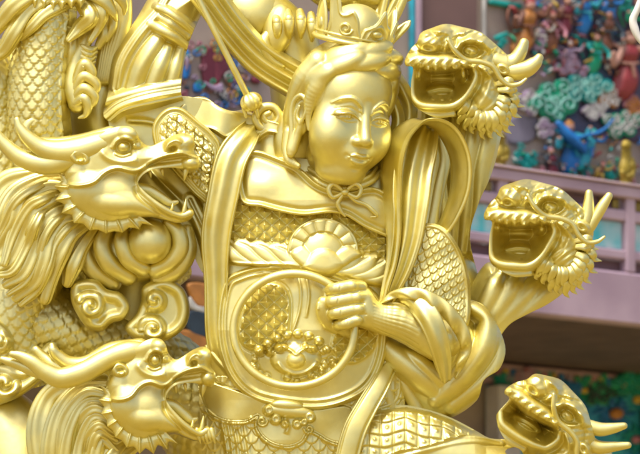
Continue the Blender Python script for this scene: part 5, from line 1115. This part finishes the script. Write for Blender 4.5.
def build_clouds():
    G = 'curled gold cloud ornaments'
    def cloud(out, spirals, z, label):
        xs = [p[0] for p in out]; ys = [p[1] for p in out]; R = Relief(min(xs)-3, min(ys)-3, max(xs)+3, max(ys)+3, .5, z); sd = R.poly(out, 6)
        R.H += R.inflate(sd, 9, 7)-5*ss(-6, -14, sd)
        for cx, cy, r, tn, s, a0 in spirals:
            rr = np.hypot(R.X-cx, R.Y-cy); R.H = R.H+6*ss(r*1.5, r*.6, rr); R.ridge(spiral_pts(cx, cy, r*1.12, tn*.8, s, a0, .75), 4.2, 6.5, round_=True, taper=False); R.H += 4*np.exp(-(rr/4.2)**2)
        R.blur(2); o = R.mesh(sd, back=26).build('cloud_ornament', GOLD, None, label=label, cat='ornament', group=G)
    cloud([(72, 284), (82, 279), (97, 280), (107, 289), (121, 293), (130, 306), (124, 319), (112, 323), (102, 331), (88, 328), (78, 316), (71, 300)], [(91, 306, 12, 1.4, 1, 3.6)], 22, 'gold cloud scroll with a single curl, above the lower left dragon\'s horns')
    cloud([(142, 288), (152, 281), (168, 279), (184, 289), (190, 309), (185, 327), (170, 339), (152, 343), (134, 339), (125, 327), (136, 314), (141, 301)], [(155, 300, 9, 1.3, -1, 2.0), (153, 329, 11, 1.6, 1, 3.2)], 20, 'gold cloud scroll with two curls, above the lower left dragon\'s brow')
    cloud([(60, 352), (50, 372), (30, 390), (8, 402), (-14, 404), (-14, 366), (6, 362), (24, 368), (38, 352), (50, 342)], [(4, 384, 12, 1.2, 1, 0)], 10, 'gold cloud scroll at the left edge under the lower dragon\'s antler')
    cloud([(-14, 318), (2, 322), (12, 334), (14, 350), (6, 362), (-14, 366)], [(-2, 342, 9, 1.2, 1, 0)], 14, 'small gold cloud curl cut by the left edge of the picture')
def build_pearl():
    t = thing('dragon_claw', 'gold dragon claw curled round a smooth pearl, under the upper left dragon\'s jaw', 'claw', (150, 270, 20), group=None)
    mb = MB(); ball(mb, (132, 252, 10), (46, 30, 22), rot=(0, 0, 8), n=24); mb.build('palm', GOLD, t)
    for pts in ([(168, 222, 40, 6), (178, 232, 40, 8), (180, 248, 38, 9), (170, 262, 34, 9), (156, 270, 28, 9)], [(186, 232, 26, 8), (188, 250, 26, 9), (178, 268, 24, 10), (160, 278, 18, 10)],
                [(124, 226, 34, 6), (122, 242, 38, 8), (128, 258, 36, 9), (142, 268, 30, 9)], [(108, 228, 28, 7), (102, 246, 30, 9), (110, 264, 28, 10), (128, 276, 20, 10)], [(92, 230, 18, 7), (84, 248, 18, 9), (92, 268, 16, 10), (112, 282, 10, 10)]):
        mb = MB(); tube(mb, pts, seg=20); mb.build('finger', GOLD, t)
    mb = MB(); ball(mb, (150, 241, 38), (22, 23, 21), n=28); mb.build('pearl', GOLD, None, label='smooth round gold pearl held in the dragon\'s claw', cat='pearl')
def build_backing():
    """rockwork and coiled bodies behind the figures that carry everything"""
    t = thing('statue_rockwork', 'gold rockwork and coiled serpent body behind and under the figures', 'statue base', (280, 1367, -80))
    mb = MB(); scaled_body(mb, [(-60, 330, -34, 44), (10, 318, -30, 40), (60, 330, -36, 40), (120, 350, -50, 40), (180, 390, -60, 44), (240, 480, -70, 50)], px=13, h=2.6); mb.build('coil', GOLD, t)
    mb = MB(); scaled_body(mb, [(-70, 40, -40, 34), (-14, 70, -34, 30), (-6, 120, -34, 30), (10, 200, -44, 36), (80, 250, -60, 44), (130, 262, -60, 44), (170, 240, -70, 40)], px=13, h=2.6); mb.build('coil', GOLD, t)
    mb = MB(); tube(mb, [(140, 190, -50, 40), (136, 250, -56, 44), (128, 320, -60, 40)], seg=24); tube(mb, [(-30, 400, -30, 30), (10, 440, -24, 44), (30, 520, -20, 60)], seg=24); tube(mb, [(130, 40, -40, 16), (110, 70, -34, 20), (96, 110, -34, 26), (110, 150, -44, 30)], seg=24, groove=4, gd=.1); mb.build('rock', GOLD, t)
    f = Field((-80, 380, -170), (680, 1400, 20), 10)
    f.chain([(290, 440, -50, 60), (280, 600, -60, 110), (270, 900, -70, 190), (270, 1400, -80, 300)], 20, n=3)
    for q in range(40):
        random.seed(q); f.ell((random.uniform(60, 520), random.uniform(560, 1380), -20+random.uniform(-20, 10)), (70, 50, 40), 16)
    f.chain([(70, 470, -40, 34), (120, 600, -50, 60), (200, 800, -60, 80)], 20); f.chain([(585, 560, -10, 34), (540, 700, -30, 70), (420, 900, -60, 100)], 20)
    f.chain([(440, 300, -60, 26), (410, 420, -60, 40), (340, 560, -60, 60)], 20)
    f.mesh().build('rock', GOLD, t)
    mb = MB(); tube(mb, [(320, 180, -40, 60), (310, 300, -30, 70), (300, 420, -40, 70)], seg=30, flat=.6); mb.build('rock', GOLD, t)
def build_ground():
    mb = MB(); v = np.array([[-400, -400, 0], [400, -400, 0], [400, 400, 0], [-400, 400, 0]], float); mb.add(v, quad=[[0, 1, 2, 3]])
    mb.build('ground', mat('paving', (0.34, 0.25, 0.07), 0.8, noise=0.25, nscale=0.6), smooth=False, kind='structure')  # unseen ground, tinted ochre to bounce amber onto the gold's undersides
for n in [n for n in list(globals()) if n.startswith('build_')]: globals()[n]()
for o in list(bpy.data.objects):
    if '_org' in o: del o['_org']
